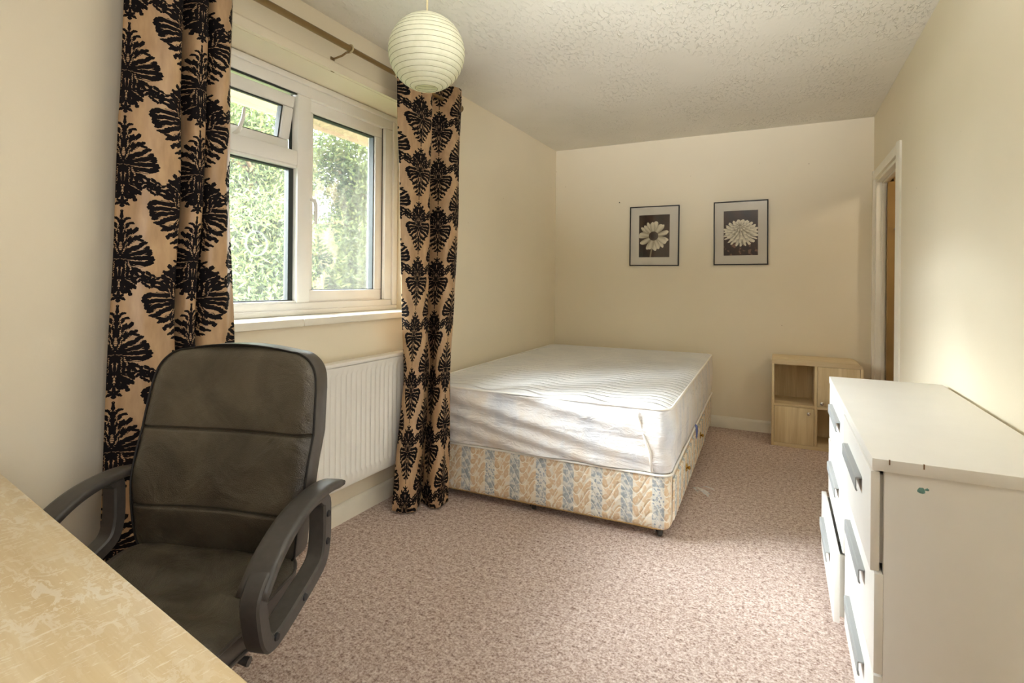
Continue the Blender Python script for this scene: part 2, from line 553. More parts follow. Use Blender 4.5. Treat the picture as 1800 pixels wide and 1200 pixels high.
wr = t.noise(t.scale(c, (6, 6, 14), rot=(0, R(35), 0)), 2.2, 5, 0.6, dist=1.2)
wr2 = t.noise(t.scale(c, (2, 3, 9), rot=(0, R(28), 0)), 1.4, 2, 0.5, dist=0.6)
t.bump(t.math('ADD', t.math('MULTIPLY', wr, 0.35), t.math('MULTIPLY', wr2, 0.9)), 0.6, 0.05)
t.b.inputs['Sheen Weight'].default_value = 0.1
M['cover'] = t.mat
M['piping'] = plain('white_piping_cord', (246, 243, 236), 0.6, 0.3, var=0.02)


def flower_print(name, kind):
    """sepia flower photograph as flat print; UV 0..1"""
    t = NT(name, 0.35, 0.4)
    uv = t.node('ShaderNodeUVMap').outputs[0]
    s = t.sep(uv)
    asp = 1.42

    def polar(cx, cy, sx=1.0, sy=1.0):
        x = t.math('MULTIPLY', t.math('SUBTRACT', s[0], cx), sx)
        y = t.math('MULTIPLY', t.math('SUBTRACT', s[1], cy), asp * sy)
        r = t.math('SQRT', t.math('ADD', t.math('MULTIPLY', x, x), t.math('MULTIPLY', y, y)))
        return r, t.math('ARCTAN2', y, x)

    bg = t.ramp(t.noise(uv, 3.5, 3), [(0.35, lin((34, 20, 10))), (0.7, lin((66, 42, 22)))])
    cream, shade = lin((232, 224, 200)), lin((150, 138, 112))
    if kind == 'daisy':
        r, th = polar(0.48, 0.5)
        cl = bg
        stem = t.math('MULTIPLY', t.math('LESS_THAN', t.math('ABSOLUTE', t.math('ADD', t.math('SUBTRACT', s[0], 0.38), t.math('MULTIPLY', s[1], -0.22))), 0.022), t.math('LESS_THAN', s[1], 0.3))
        cl = t.mix(stem, cl, lin((150, 138, 108)))
        for k, (n, phs, rr) in enumerate([(11, 0.3, 0.49), (9, 1.1, 0.46)]):
            w = t.math('ADD', th, t.math('MULTIPLY', t.noise(t.comb(th, 0.0, float(k)), 1.4, 2), 0.5))
            pc = t.math('ABSOLUTE', t.math('COSINE', t.math('MULTIPLY_ADD', w, n / 2.0, phs)))
            lim = t.math('MULTIPLY', t.math('POWER', pc, 0.45), rr)
            mk = t.math('LESS_THAN', r, lim)
            sh = t.mix(t.math('MULTIPLY', t.math('POWER', pc, 2.0), t.math('MULTIPLY_ADD', r, 1.2, 0.35), clamp=True), shade, cream)
            cl = t.mix(mk, cl, sh)
        cl = t.mix(t.math('LESS_THAN', r, 0.15), cl, t.ramp(t.noise(uv, 60, 2), [(0.4, lin((30, 18, 10))), (0.7, lin((92, 66, 40)))]))
        cl = t.mix(t.math('LESS_THAN', r, 0.085), cl, lin((38, 22, 14)))
    else:
        cl = bg
        lo = t.math('MULTIPLY', t.math('GREATER_THAN', t.noise(uv, 7, 3), 0.57), t.math('LESS_THAN', s[1], 0.30))
        cl = t.mix(t.math('MULTIPLY', lo, 0.6), cl, lin((150, 110, 84)))
        for k, (cx, cy, rr, n) in enumerate([(0.50, 0.50, 0.52, 23), (0.5, 0.535, 0.45, 19), (0.5, 0.57, 0.37, 17), (0.49, 0.61, 0.28, 13), (0.48, 0.65, 0.18, 11), (0.48, 0.67, 0.09, 7)]):
            r, th = polar(cx, cy, 1.0, 1.22)
            w = t.math('ADD', th, t.math('MULTIPLY', t.noise(t.comb(t.math('MULTIPLY', th, 2.0), r, float(k)), 2.0, 2), 0.4))
            pc = t.math('ABSOLUTE', t.math('COSINE', t.math('MULTIPLY_ADD', w, n / 2.0, k * 0.7)))
            lim = t.math('MULTIPLY', t.math('MULTIPLY_ADD', t.math('POWER', pc, 0.6), 0.38, 0.62), rr)
            mk = t.math('LESS_THAN', r, lim)
            sh = t.mix(t.math('MULTIPLY', t.math('POWER', pc, 1.0), t.math('MULTIPLY_ADD', t.math('DIVIDE', r, lim), 1.1, 0.05), clamp=True), lin((112, 100, 76)), cream)
            cl = t.mix(mk, cl, sh)
    t.color(cl)
    return t.mat


M['print_daisy'] = flower_print('daisy_photograph_print', 'daisy')
M['print_mum'] = flower_print('chrysanthemum_photograph_print', 'mum')
t = NT('picture_glass')
tr = t.node('ShaderNodeBsdfTransparent')
gl = t.node('ShaderNodeBsdfGlossy')
gl.inputs['Roughness'].default_value = 0.05
mx = t.node('ShaderNodeMixShader')
mx.inputs[0].default_value = 0.04
t.link(tr.outputs[0], mx.inputs[1])
t.link(gl.outputs[0], mx.inputs[2])
t.link(mx.outputs[0], t.n['Material Output'].inputs[0])
M['pic_glass'] = t.mat


# ------------------------------------------------------------------ mesh helpers
def new_obj(name, me, mat=None, parent=None, loc=(0, 0, 0), rot=(0, 0, 0)):
    o = bpy.data.objects.new(name, me)
    col.objects.link(o)
    o.location = loc
    o.rotation_euler = rot
    if parent is not None:
        o.parent = parent
    if mat is not None and me is not None:
        for mm in (mat if isinstance(mat, (list, tuple)) else [mat]):
            me.materials.append(mm)
    return o


def finish(name, bm, mat, parent=None, smooth=False, loc=(0, 0, 0), rot=(0, 0, 0), angle=None):
    bmesh.ops.recalc_face_normals(bm, faces=bm.faces)
    me = bpy.data.meshes.new(name)
    bm.to_mesh(me)
    bm.free()
    if smooth:
        me.polygons.foreach_set('use_smooth', [True] * len(me.polygons))
        if angle is not None:
            me.set_sharp_from_angle(angle=R(angle))
    return new_obj(name, me, mat, parent, loc, rot)


def from_arrays(name, verts, faces, mat, parent=None, smooth=True, uvs=None, loc=(0, 0, 0), rot=(0, 0, 0)):
    me = bpy.data.meshes.new(name)
    me.from_pydata([tuple(v) for v in verts], [], [tuple(f) for f in faces])
    if smooth:
        me.polygons.foreach_set('use_smooth', [True] * len(me.polygons))
    if uvs is not None:
        ul = me.uv_layers.new(name='UVMap')
        idx = np.zeros(len(me.loops), dtype=np.int32)
        me.loops.foreach_get('vertex_index', idx)
        ul.data.foreach_set('uv', np.asarray(uvs, dtype=np.float32)[idx].ravel())
    me.update()
    return new_obj(name, me, mat, parent, loc, rot)


def add_box(bm, x0, x1, y0, y1, z0, z1, bevel=0.0, seg=2, mtx=None):
    r = bmesh.ops.create_cube(bm, size=1.0)
    vs = r['verts']
    for v in vs:
        v.co = Vector((x0 + (v.co.x + .5) * (x1 - x0), y0 + (v.co.y + .5) * (y1 - y0), z0 + (v.co.z + .5) * (z1 - z0)))
    if mtx is not None:
        for v in vs:
            v.co = mtx @ v.co
    if bevel > 0:
        es = list({e for v in vs for e in v.link_edges})
        bmesh.ops.bevel(bm, geom=es, offset=bevel, segments=seg, profile=0.5, affect='EDGES')


def box(name, x0, x1, y0, y1, z0, z1, mat, parent=None, bevel=0.0, seg=2, smooth=None):
    bm = bmesh.new()
    add_box(bm, x0, x1, y0, y1, z0, z1, bevel, seg)
    return finish(name, bm, mat, parent, smooth=bevel > 0 if smooth is None else smooth, angle=40)


def add_tube(bm, pts, rad, seg=10, closed=False, cap=True):
    pts = [Vector(p) for p in pts]
    n = len(pts)
    rads = rad if isinstance(rad, (list, tuple)) else [rad] * n
    rings = []
    prev = None
    for i, p in enumerate(pts):
        if closed:
            tan = pts[(i + 1) % n] - pts[i - 1]
        else:
            tan = pts[min(i + 1, n - 1)] - pts[max(i - 1, 0)]
        tan.normalize()
        if prev is None:
            ref = Vector((0, 0, 1)) if abs(tan.z) < .9 else Vector((1, 0, 0))
            a = tan.cross(ref).normalized()
        else:
            a = (prev - tan * prev.dot(tan)).normalized()
        prev = a
        b = tan.cross(a)
        rings.append([bm.verts.new(p + (a * math.cos(2 * PI * k / seg) + b * math.sin(2 * PI * k / seg)) * rads[i]) for k in range(seg)])
    for i in range(n if closed else n - 1):
        A, B = rings[i], rings[(i + 1) % n]
        for k in range(seg):
            bm.faces.new((A[k], A[(k + 1) % seg], B[(k + 1) % seg], B[k]))
    if cap and not closed:
        bm.faces.new(rings[0][::-1])
        bm.faces.new(rings[-1])


def tube(name, pts, rad, mat, parent=None, seg=10, closed=False):
    bm = bmesh.new()
    add_tube(bm, pts, rad, seg, closed)
    return finish(name, bm, mat, parent, smooth=True, angle=50)


def lathe(name, prof, mat, parent=None, seg=32, loc=(0, 0, 0), rot=(0, 0, 0), angle=50):
    """profile of (radius, z)"""
    bm = bmesh.new()
    rings = []
    for r, z in prof:
        if r < 1e-6:
            rings.append([bm.verts.new((0, 0, z))])
        else:
            rings.append([bm.verts.new((r * math.cos(2 * PI * k / seg), r * math.sin(2 * PI * k / seg), z)) for k in range(seg)])
    for A, B in zip(rings, rings[1:]):
        for k in range(seg):
            k2 = (k + 1) % seg
            if len(A) == 1 and len(B) == 1:
                continue
            if len(A) == 1:
                bm.faces.new((A[0], B[k2], B[k]))
            elif len(B) == 1:
                bm.faces.new((A[k], A[k2], B[0]))
            else:
                bm.faces.new((A[k], A[k2], B[k2], B[k]))
    return finish(name, bm, mat, parent, smooth=True, loc=loc, rot=rot, angle=angle)


def add_prism(bm, prof, a0, a1, axis='x', bevel=0.0, seg=2):
    """extrude a closed 2-D outline along an axis; the outline is (y, z), (x, z) or (x, y)"""
    def P(u, v, w):
        return {'x': (w, u, v), 'y': (u, w, v), 'z': (u, v, w)}[axis]
    A = [bm.verts.new(P(u, v, a0)) for u, v in prof]
    B = [bm.verts.new(P(u, v, a1)) for u, v in prof]
    fs = [bm.faces.new(A), bm.faces.new(B[::-1])]
    n = len(prof)
    for i in range(n):
        fs.append(bm.faces.new((A[i], B[i], B[(i + 1) % n], A[(i + 1) % n])))
    if bevel > 0:
        es = list(fs[0].edges) + list(fs[1].edges)
        bmesh.ops.bevel(bm, geom=es, offset=bevel, segments=seg, profile=0.5, affect='EDGES')


def prism(name, prof, a0, a1, axis, mat, parent=None, bevel=0.0, smooth=True, angle=35):
    bm = bmesh.new()
    add_prism(bm, prof, a0, a1, axis, bevel)
    return finish(name, bm, mat, parent, smooth=smooth, angle=angle)


def thing(name, label, cat, loc=(0, 0, 0), rotz=0.0, group=None):
    o = bpy.data.objects.new(name, None)
    o.empty_display_size = 0.1
    col.objects.link(o)
    o.location = loc
    o.rotation_euler = (0, 0, rotz)
    o['label'] = label
    o['category'] = cat
    if group:
        o['group'] = group
    return o


def tag(o, label, cat, group=None):
    o['label'] = label
    o['category'] = cat
    if group:
        o['group'] = group
    return o


def struct(o):
    o['kind'] = 'structure'
    return o


def structroot(name, loc=(0, 0, 0)):
    o = bpy.data.objects.new(name, None)
    col.objects.link(o)
    o.location = loc
    o['kind'] = 'structure'
    return o


def catmull(pts, n):
    """n samples along an open Catmull-Rom curve through the points (tuples of any length)"""
    P = np.asarray(pts, float)
    P = np.vstack([2 * P[0] - P[1], P, 2 * P[-1] - P[-2]])
    segs = len(P) - 3
    out = []
    for i in range(n):
        u = i / (n - 1) * segs
        k = min(int(u), segs - 1)
        f = u - k
        a, b, c, d = P[k:k + 4]
        out.append(0.5 * ((2 * b) + (c - a) * f + (2 * a - 5 * b + 4 * c - d) * f * f + (3 * b - a - 3 * c + d) * f ** 3))
    return np.array(out)


# ------------------------------------------------------------------ room shell
struct(box('floor', XL - .3, XR + 1.2, YN, YB + .1, -0.10, 0.0, M['carpet']))
struct(box('ceiling', XL - .3, XR + 1.2, YN, YB + .1, H, H + .1, M['ceiling']))
struct(box('wall_back', XL - .3, XR + .12, YB, YB + .1, 0, H, M['wall']))
struct(box('wall_near', XL - .3, XR + .12, YN - .1, YN, 0, H, M['hall_paint']))  # unseen wall, given a dark paint to cut the light it bounces

# window wall with its opening
WY0, WY1, WZ0, WZ1 = 1.18, 2.585, 0.985, 2.150
bm = bmesh.new()
XO = XL - 0.285
add_box(bm, XO, XL, YN, WY0, 0, H)
add_box(bm, XO, XL, WY1, YB, 0, H)
add_box(bm, XO, XL, WY0, WY1, 0, WZ0)
add_box(bm, XO, XL, WY0, WY1, WZ1, H)
bmesh.ops.remove_doubles(bm, verts=bm.verts, dist=1e-4)
struct(finish('wall_left', bm, M['wall']))
# right wall with the door opening
DY0, DY1, DZ = 3.745, 4.580, 1.920
bm = bmesh.new()
add_box(bm, XR, XR + .075, YN, DY0, 0, H)
add_box(bm, XR, XR + .075, DY1, YB, 0, H)
add_box(bm, XR, XR + .075, DY0, DY1, DZ, H)
bmesh.ops.remove_doubles(bm, verts=bm.verts, dist=1e-4)
struct(finish('wall_right', bm, M['wall']))

# baseboards
SK = [(0, 0), (.016, 0), (.016, .074), (.012, .086), (.004, .092), (0, .092)]
bm = bmesh.new()
add_prism(bm, [(XL + a, b) for a, b in SK], YN, YB, 'y')
struct(finish('baseboard_left', bm, M['gloss_white'], smooth=True, angle=40))
bm = bmesh.new()
add_prism(bm, [(YB - a, b) for a, b in SK], XL + .016, XR - .016, 'x')
struct(finish('baseboard_back', bm, M['gloss_white'], smooth=True, angle=40))
bm = bmesh.new()
add_prism(bm, [(XR - a, b) for a, b in SK], YN, DY0 - .07, 'y')
struct(finish('baseboard_right', bm, M['gloss_white'], smooth=True, angle=40))

# trim along the head of the window recess
bm = bmesh.new()
add_prism(bm, [(XL, WZ1 + .002), (XL + .020, WZ1 + .002), (XL + .020, WZ1 + .040), (XL + .012, WZ1 + .050), (XL, WZ1 + .054)], WY0 - .3, WY1 + .25, 'y')
struct(finish('trim_1', bm, M['wall'], smooth=False))

# ------------------------------------------------------------------ window
win = structroot('window_1')
XI = -2.085            # inside face of the frame
XF = XI - .070         # outside face of the frame
FS = 0.098             # width of the side stiles


def bar(name, y0, y1, z0, z1, x0=None, x1=None, mat=None, parent=win, bevel=.006):
    return box(name, XF if x0 is None else x0, XI if x1 is None else x1, y0, y1, z0, z1, mat or M['upvc'], parent, bevel)


FZ0, FZ1, FY0, FY1 = WZ0 + .016, WZ1 - .004, WY0 + .002, WY1 - .002
Z0W, Z1W = 1.060, 2.068          # clear opening inside the frame
bar('frame_rail', FY0, FY1, FZ0, Z0W)
bar('frame_rail', FY0, FY1, Z1W, FZ1)
bar('frame_stile', FY0, FY0 + FS, Z0W, Z1W)
bar('frame_stile', FY1 - FS, FY1, Z0W, Z1W)
MY0, MY1 = 1.846, 1.926
bar('mullion', MY0, MY1, Z0W, Z1W)
TZ0, TZ1 = 1.722, 1.792
bar('transom', FY0 + FS, MY0, TZ0, TZ1)
# stepped inner edge of the frame
bar('frame_bead', FY0, FY1, FZ1 - .028, FZ1, XI, XI + .016)
bar('frame_bead', FY0, FY1, FZ0, FZ0 + .026, XI, XI + .016)
bar('frame_bead', FY1 - .040, FY1, FZ0 + .026, FZ1 - .028, XI, XI + .016)
bar('frame_bead', FY0, FY0 + .040, FZ0 + .026, FZ1 - .028, XI, XI + .016)


def sash(name, y0, y1, z0, z1, w, x0, x1, tilt=0.0):
    """an opening light: four rails, a dark gasket and a pane, hinged at its top edge when tilted"""
    root = bpy.data.objects.new(name, None)
    col.objects.link(root)
    root.parent = win
    root.location = (x0, (y0 + y1) / 2, z1)
    root.rotation_euler = (0, tilt, 0)
    hw, hh, d = (y1 - y0) / 2, z1 - z0, x1 - x0
    # coordinates below are local: x 0..d, y -hw..hw, z -hh..0
    for (a, b, c, e) in ((-hw, hw, -w, 0), (-hw, hw, -hh, -hh + w), (-hw, -hw + w, -hh + w, -w), (hw - w, hw, -hh + w, -w)):
        bm = bmesh.new()
        add_box(bm, 0, d, a, b, c, e, .008, 2)
        finish('sash_rail', bm, M['upvc'], root, smooth=True, angle=40)
    g = .007
    bm = bmesh.new()
    for (a, b, c, e) in ((-hw + w, hw - w, -w - g, -w), (-hw + w, hw - w, -hh + w, -hh + w + g * .5), (-hw + w, -hw + w + g, -hh + w, -w), (hw - w - g, hw - w, -hh + w, -w)):
        add_box(bm, d * .25, d * .80, a, b, c, e)
    finish('gasket', bm, M['gasket'], root)
    bm = bmesh.new()
    add_box(bm, d * .45, d * .45 + .004, -hw + w, hw - w, -hh + w, -w)
    finish('pane', bm, M['glass'], root)
    return root


# top-hung vent at upper left, ajar; fixed pane below it; side-hung casement at right
sash('vent_sash', FY0 + FS + .004, MY0 - .006, TZ1 + .004, Z1W - .006, .056, XI - .062, XI - .010, tilt=R(11))
bar('vent_seal', FY0 + FS, MY0 - .004, Z1W - .007, Z1W, XI - .012, XI - .002, M['gasket'], bevel=.001)
bar('vent_seal', MY0 - .004, MY0, TZ1, Z1W, XI - .060, XI - .040, M['gasket'], bevel=.001)
sash('casement_sash', 1.905, FY1 - FS + .006, Z0W - .002, Z1W + .004, .062, XI - .085, XI - .026)
bar('casement_seal', FY1 - FS - .001, FY1 - FS + .003, Z0W, Z1W, XI - .027, XI - .020, M['gasket'], bevel=.001)
# fixed pane with its bead and dark spacer
fy0, fy1, fz0, fz1 = FY0 + FS, MY0, Z0W, TZ0
for (a, b, c, e) in ((fy0, fy1, fz1 - .014, fz1), (fy0, fy1, fz0, fz0 + .010), (fy0, fy0 + .014, fz0 + .010, fz1 - .014)):
    bar('glazing_bead', a, b, c, e, XF + .030, XI - .008, bevel=.003)
bm = bmesh.new()
for (a, b, c, e) in ((fy0 + .014, fy1, fz1 - .021, fz1 - .014), (fy0 + .014, fy1, fz0 + .010, fz0 + .015), (fy1 - .028, fy1, fz0 + .015, fz1 - .021), (fy0 + .014, fy0 + .022, fz0 + .010, fz1 - .014)):
    add_box(bm, XF + .012, XF + .040, a, b, c, e)
finish('gasket', bm, M['gasket'], win)
bm = bmesh.new()
add_box(bm, XF + .018, XF + .022, fy0, fy1, fz0, fz1)
finish('pane', bm, M['glass'], win)
# handles: casement lever on the mullion side, vent lever at the bottom, vent stay
hx = XI - .026
hd = structroot('window_handle')
del hd['kind']
hd.parent = win
bm = bmesh.new()
add_box(bm, hx, hx + .012, MY1 + .002, MY1 + .030, 1.475, 1.590, .004)
finish('handle_plate', bm, M['upvc'], hd, smooth=True, angle=40)
bm = bmesh.new()
add_tube(bm, [(hx + .010, MY1 + .014, 1.568), (hx + .040, MY1 + .013, 1.564), (hx + .050, MY1 + .012, 1.540), (hx + .046, MY1 + .014, 1.448)], [.009, .010, .010, .008], 10)
finish('lever', bm, M['upvc'], hd, smooth=True, angle=50)
vl = tube('vent_stay', [(XI - .05, 1.540, TZ1 + .01), (XI - .01, 1.537, TZ1 + .02), (XI + .0, 1.550, TZ1 + .075), (XI - .005, 1.560, TZ1 + .125)], [.008, .009, .008, .006], M['upvc'], win, 8)
tube('hinge_arm', [(XI - .045, MY0 - .010, TZ1 + .19), (XI - .10, MY0 - .014, TZ1 + .02)], .005, M['dark_metal'], win, 6)
# thin translucent ring on the lower pane
bm = bmesh.new()
add_tube(bm, [(XF + .0235, 1.66 + .055 * math.cos(a), 1.335 + .055 * math.sin(a)) for a in np.linspace(0, 2 * PI, 40, endpoint=False)], .0035, 5, closed=True)
finish('pane_ring', bm, M['clear_plastic'], win, smooth=True)
# sill boards (two lengths with a joint)
box('window_sill', XI, XL + .028, WY0 - .03, 1.70, WZ0 - .018, WZ0 + .016, M['gloss_white'], win, .005)
box('window_sill', XI, XL + .028, 1.702, WY1 + .03, WZ0 - .018, WZ0 + .016, M['gloss_white'], win, .005)

# ------------------------------------------------------------------ door opening, hall beyond
dr = structroot('door_1')
ax0, ax1 = XR - .018, XR
ARC = [(0, 0), (.018, 0), (.018, .04), (.013, .052), (.010, .068), (0, .068)]
def arch_v(y_in, sgn, name='architrave'):
    bm = bmesh.new()
    add_prism(bm, [(XR - a, y_in + sgn * b) for a, b in ARC], 0, DZ + .068, 'z')
    return finish(name, bm, M['gloss_white'], dr, smooth=True, angle=30)


arch_v(DY0, -1)
arch_v(DY1, 1)
bm = bmesh.new()
add_prism(bm, [(XR - a, DZ + b) for a, b in ARC], DY0, DY1, 'y')
finish('architrave', bm, M['gloss_white'], dr, smooth=True, angle=30)
box('door_lining', XR - .002, XR + .077, DY0, DY0 + .022, 0, DZ, M['gloss_white'], dr, .002)
box('door_lining', XR - .002, XR + .077, DY1 - .022, DY1, 0, DZ, M['gloss_white'], dr, .002)
box('door_lining', XR - .002, XR + .077, DY0 + .022, DY1 - .022, DZ - .022, DZ, M['gloss_white'], dr, .002)
box('door_stop', XR + .030, XR + .055, DY1 - .034, DY1 - .022, 0, DZ - .022, M['gloss_white'], dr, .002)
box('door_stop', XR + .030, XR + .055, DY0 + .022, DY1 - .034, DZ - .034, DZ - .022, M['gloss_white'], dr, .002)
leaf = box('door_leaf', XR + .058, XR + .82, DY1 - .080, DY1 - .038, 0.01, DZ - .03, M['brown_door'], dr, .003)
tube('coat_hook', [(XR + .100, DY1 - .080, 1.56), (XR + .100, DY1 - .105, 1.555), (XR + .100, DY1 - .120, 1.575), (XR + .100, DY1 - .118, 1.592)], .006, M['dark_metal'], leaf, 6)
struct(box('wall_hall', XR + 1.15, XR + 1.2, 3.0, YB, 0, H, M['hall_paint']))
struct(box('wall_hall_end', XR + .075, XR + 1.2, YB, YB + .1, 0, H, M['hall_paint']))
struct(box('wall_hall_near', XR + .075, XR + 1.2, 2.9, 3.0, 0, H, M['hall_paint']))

hl_ = bpy.data.lights.new('hall_fill', 'POINT')  # added point light to brighten the brown door leaf, source unseen
hl_.energy = 7
hl_.shadow_soft_size = .08
hl_.color = (1.0, 0.88, 0.68)
hlo = bpy.data.objects.new('hall_fill', hl_)
hlo.location = (XR + .65, 3.6, 2.15)
col.objects.link(hlo)

# ------------------------------------------------------------------ outside: ground, eave, trees
struct(box('ground', -30, XO, -20, 32, -0.5, -0.3, M['lawn']))
ev = structroot('eave')
for k in range(4):
    box('soffit_board', -2.30 - .145 * (k + 1) + .006, -2.30 - .145 * k, -2, 7, 2.235, 2.253, M['eave_paint'], ev, .003)
box('fascia_board', -2.905, -2.880, -2, 7, 2.215, 2.40, M['eave_paint'], ev, .004)
box('wall_plate_board', -2.30, XO, -2, 7, 2.225, 2.253, M['eave_paint'], ev, .003)
box('roof_slope', -2.93, XO, -2, 7, 2.40, 2.44, M['eave_paint'], ev)


def foliage_mesh(name, blobs, n, size, seed):
    """many small needle sprays spread over the blobs' shells"""
    g = np.random.default_rng(seed)
    w = np.array([b[3] * b[4] * b[5] for b in blobs]) ** (2 / 3)
    w /= w.sum()
    which = g.choice(len(blobs), n, p=w)
    B = np.array(blobs)[which]
    d = g.normal(size=(n, 3))
    d /= np.linalg.norm(d, axis=1)[:, None]
    rad = g.uniform(0.45, 1.0, n) ** 0.5
    pos = B[:, :3] + d * B[:, 3:6] * rad[:, None]
    # clumping: pull towards random branch tips
    tips = pos[g.integers(0, n, max(8, n // 26))]
    ti = g.integers(0, len(tips), n)
    near = tips[ti]
    close = np.linalg.norm(near - pos, axis=1)
    pos = near + g.normal(size=(n, 3)) * np.array([.17, .17, .11])
    ax = d + g.normal(size=(n, 3)) * .6 + np.array([0, 0, -.25])
    ax /= np.linalg.norm(ax, axis=1)[:, None]
    sd = np.cross(ax, g.normal(size=(n, 3)))
    sd /= np.linalg.norm(sd, axis=1)[:, None]
    L = size * g.uniform(.6, 1.5, n)[:, None]
    W = L * g.uniform(.09, .18, n)[:, None]
    p0 = pos
    p1 = pos + ax * L * .5 + sd * W
    p2 = pos + ax * L
    p3 = pos + ax * L * .5 - sd * W
    V = np.stack([p0, p1, p2, p3], 1).reshape(-1, 3)
    F = np.arange(4 * n).reshape(-1, 4)
    me = bpy.data.meshes.new(name)
    me.vertices.add(4 * n)
    me.vertices.foreach_set('co', V.astype(np.float32).ravel())
    me.loops.add(4 * n)
    me.loops.foreach_set('vertex_index', F.astype(np.int32).ravel())
    me.polygons.add(n)
    me.polygons.foreach_set('loop_start', (np.arange(n) * 4).astype(np.int32))
    tipt = g.uniform(0, 1, len(tips))
    tint = np.clip(tipt[ti] * .7 + g.uniform(0, .4, n) - .05, 0, 1)
    a = me.attributes.new('tint', 'FLOAT', 'POINT')
    a.data.foreach_set('value', np.repeat(tint, 4).astype(np.float32))
    me.update(calc_edges=True)
    return me


def tree(x, y, h, rx, ry, seed, label, mat, n, size, trunk=.11):
    g = random.Random(seed)
    root = thing('conifer', label, 'tree', (x, y, -0.3), 0, 'trees outside the window')
    pts, rr = [], []
    for k in range(9):
        f = k / 8
        pts.append((.12 * math.sin(f * 4 + seed), .12 * math.cos(f * 3 + seed), f * h * .92))
        rr.append(trunk * (1 - .8 * f))
    bm = bmesh.new()
    add_tube(bm, pts, rr, 9)
    for k in range(16):
        f = .12 + .8 * k / 16
        a = g.uniform(0, 2 * PI)
        p = Vector(pts[min(8, int(f * 8))])
        q = p + Vector((math.cos(a) * rx * .7, math.sin(a) * ry * .7, g.uniform(-.1, .5)))
        mid = (p + q) / 2 + Vector((0, 0, .12))
        add_tube(bm, [p, mid, q], [trunk * .35, trunk * .22, .008], 6)
    finish('trunk', bm, M['bark'], root, smooth=True)
    blobs = []
    for k in range(18):
        f = (k + .5) / 18
        wdt = (1 - .55 * f) * .62
        a = g.uniform(0, 2 * PI)
        blobs.append((math.cos(a) * rx * .45 * (1 - .5 * f), math.sin(a) * ry * .45 * (1 - .5 * f), .15 + f * h * .95, rx * wdt, ry * wdt, h * .12))
    fo = new_obj('foliage', foliage_mesh('foliage', blobs, n, size, seed), M[mat], root)
    fo['kind'] = 'stuff'
    return root


tree(-6.8, 5.2, 4.3, 1.4, 1.5, 3, 'tall yellow-green feathery conifer close outside the window, behind its left half', 'leaf_a', 70000, .085)
tree(-7.4, 7.7, 4.2, 1.4, 1.6, 5, 'pale feathery conifer with a bare reddish trunk, seen through the right casement', 'leaf_a', 80000, .085)
tree(-10.8, 8.2, 5.4, 1.7, 2.2, 8, 'dark grey-green conifer at the back, between the two nearer trees', 'leaf_b', 60000, .12)
tree(-6.4, 1.9, 2.3, 1.0, 1.0, 11, 'short bushy green conifer outside, hidden by the left curtain', 'leaf_b', 14000, .10)
tree(-10.4, 12.0, 4.5, 1.7, 2.2, 14, 'hazy feathery conifer at the far right of the window view', 'leaf_a', 60000, .11)
tree(-15.0, 2.0, 4.6, 2.2, 3.0, 31, 'broad dark conifer far down the garden, behind the left curtain', 'leaf_b', 22000, .20)
tree(-15.5, 7.5, 4.8, 2.2, 3.0, 33, 'broad dark conifer far down the garden, behind the nearer trees', 'leaf_b', 22000, .20)
tree(-5.2, 6.6, 1.7, 0.8, 0.8, 21, 'low bright green bush with upright sprays under the taller trees', 'leaf_a', 20000, .10, .05)

# ------------------------------------------------------------------ radiator
rad = thing('radiator', 'white ribbed panel radiator on the wall under the window', 'radiator', (XL, 1.75, 0))
ry0, ry1, rz0, rz1 = -.62, .64, .205, .790
xb, xf = .030, .092
prof = []
pitch = .0335
yy = ry0 + .028
prof.append((xf - .004, ry0))
prof.append((xf, ry0 + .006))
while yy + pitch < ry1 - .02:
    prof += [(xf - .001, yy), (xf - .010, yy + .006), (xf - .010, yy + .012), (xf - .001, yy + .018)]
    yy += pitch
prof += [(xf, ry1 - .006), (xf - .004, ry1)]
bm = bmesh.new()
zs = [(rz0, -.004, 0), (rz0 + .008, 0, 0), (rz0 + .046, 0, 0), (rz0 + .060, 0, 1), (rz1 - .062, 0, 1), (rz1 - .048, 0, 0), (rz1 - .02, 0, 0)]
rows = []
for z, dx, on in zs:
    rows.append([bm.verts.new(((x if on else xf) + dx if 0 < i < len(prof) - 1 else x + dx, y, z)) for i, (x, y) in enumerate(prof)])
for A, B in zip(rows, rows[1:]):
    for k in range(len(A) - 1):
        bm.faces.new((A[k], A[k + 1], B[k + 1], B[k]))
finish('front_panel', bm, M['radiator'], rad, smooth=True, angle=50)
box('back_panel', xb, xf - .03, ry0 + .004, ry1 - .004, rz0 + .004, rz1 - .02, M['radiator'], rad, .004)
box('top_grille', xb, xf + .001, ry0, ry1, rz1 - .020, rz1, M['radiator'], rad, .006)
box('side_panel', xb, xf - .002, ry0 - .001, ry0 + .006, rz0 + .01, rz1 - .004, M['radiator'], rad, .002)
box('side_panel', xb, xf - .002, ry1 - .006, ry1 + .001, rz0 + .01, rz1 - .004, M['radiator'], rad, .002)
for yb_ in (ry0 + .2, ry1 - .2):
    box('wall_bracket', 0, xb + .002, yb_ - .015, yb_ + .015, rz0 + .08, rz1 - .05, M['radiator'], rad)
tube('bleed_valve', [(.06, -.10, rz1 - .002), (.06, -.10, rz1 + .008)], .005, M['brass'], rad, 8)
tube('inlet_pipe', [(.06, ry1 - .04, rz0 + .02), (.06, ry1 - .04, .0)], .008, M['radiator'], rad, 8)

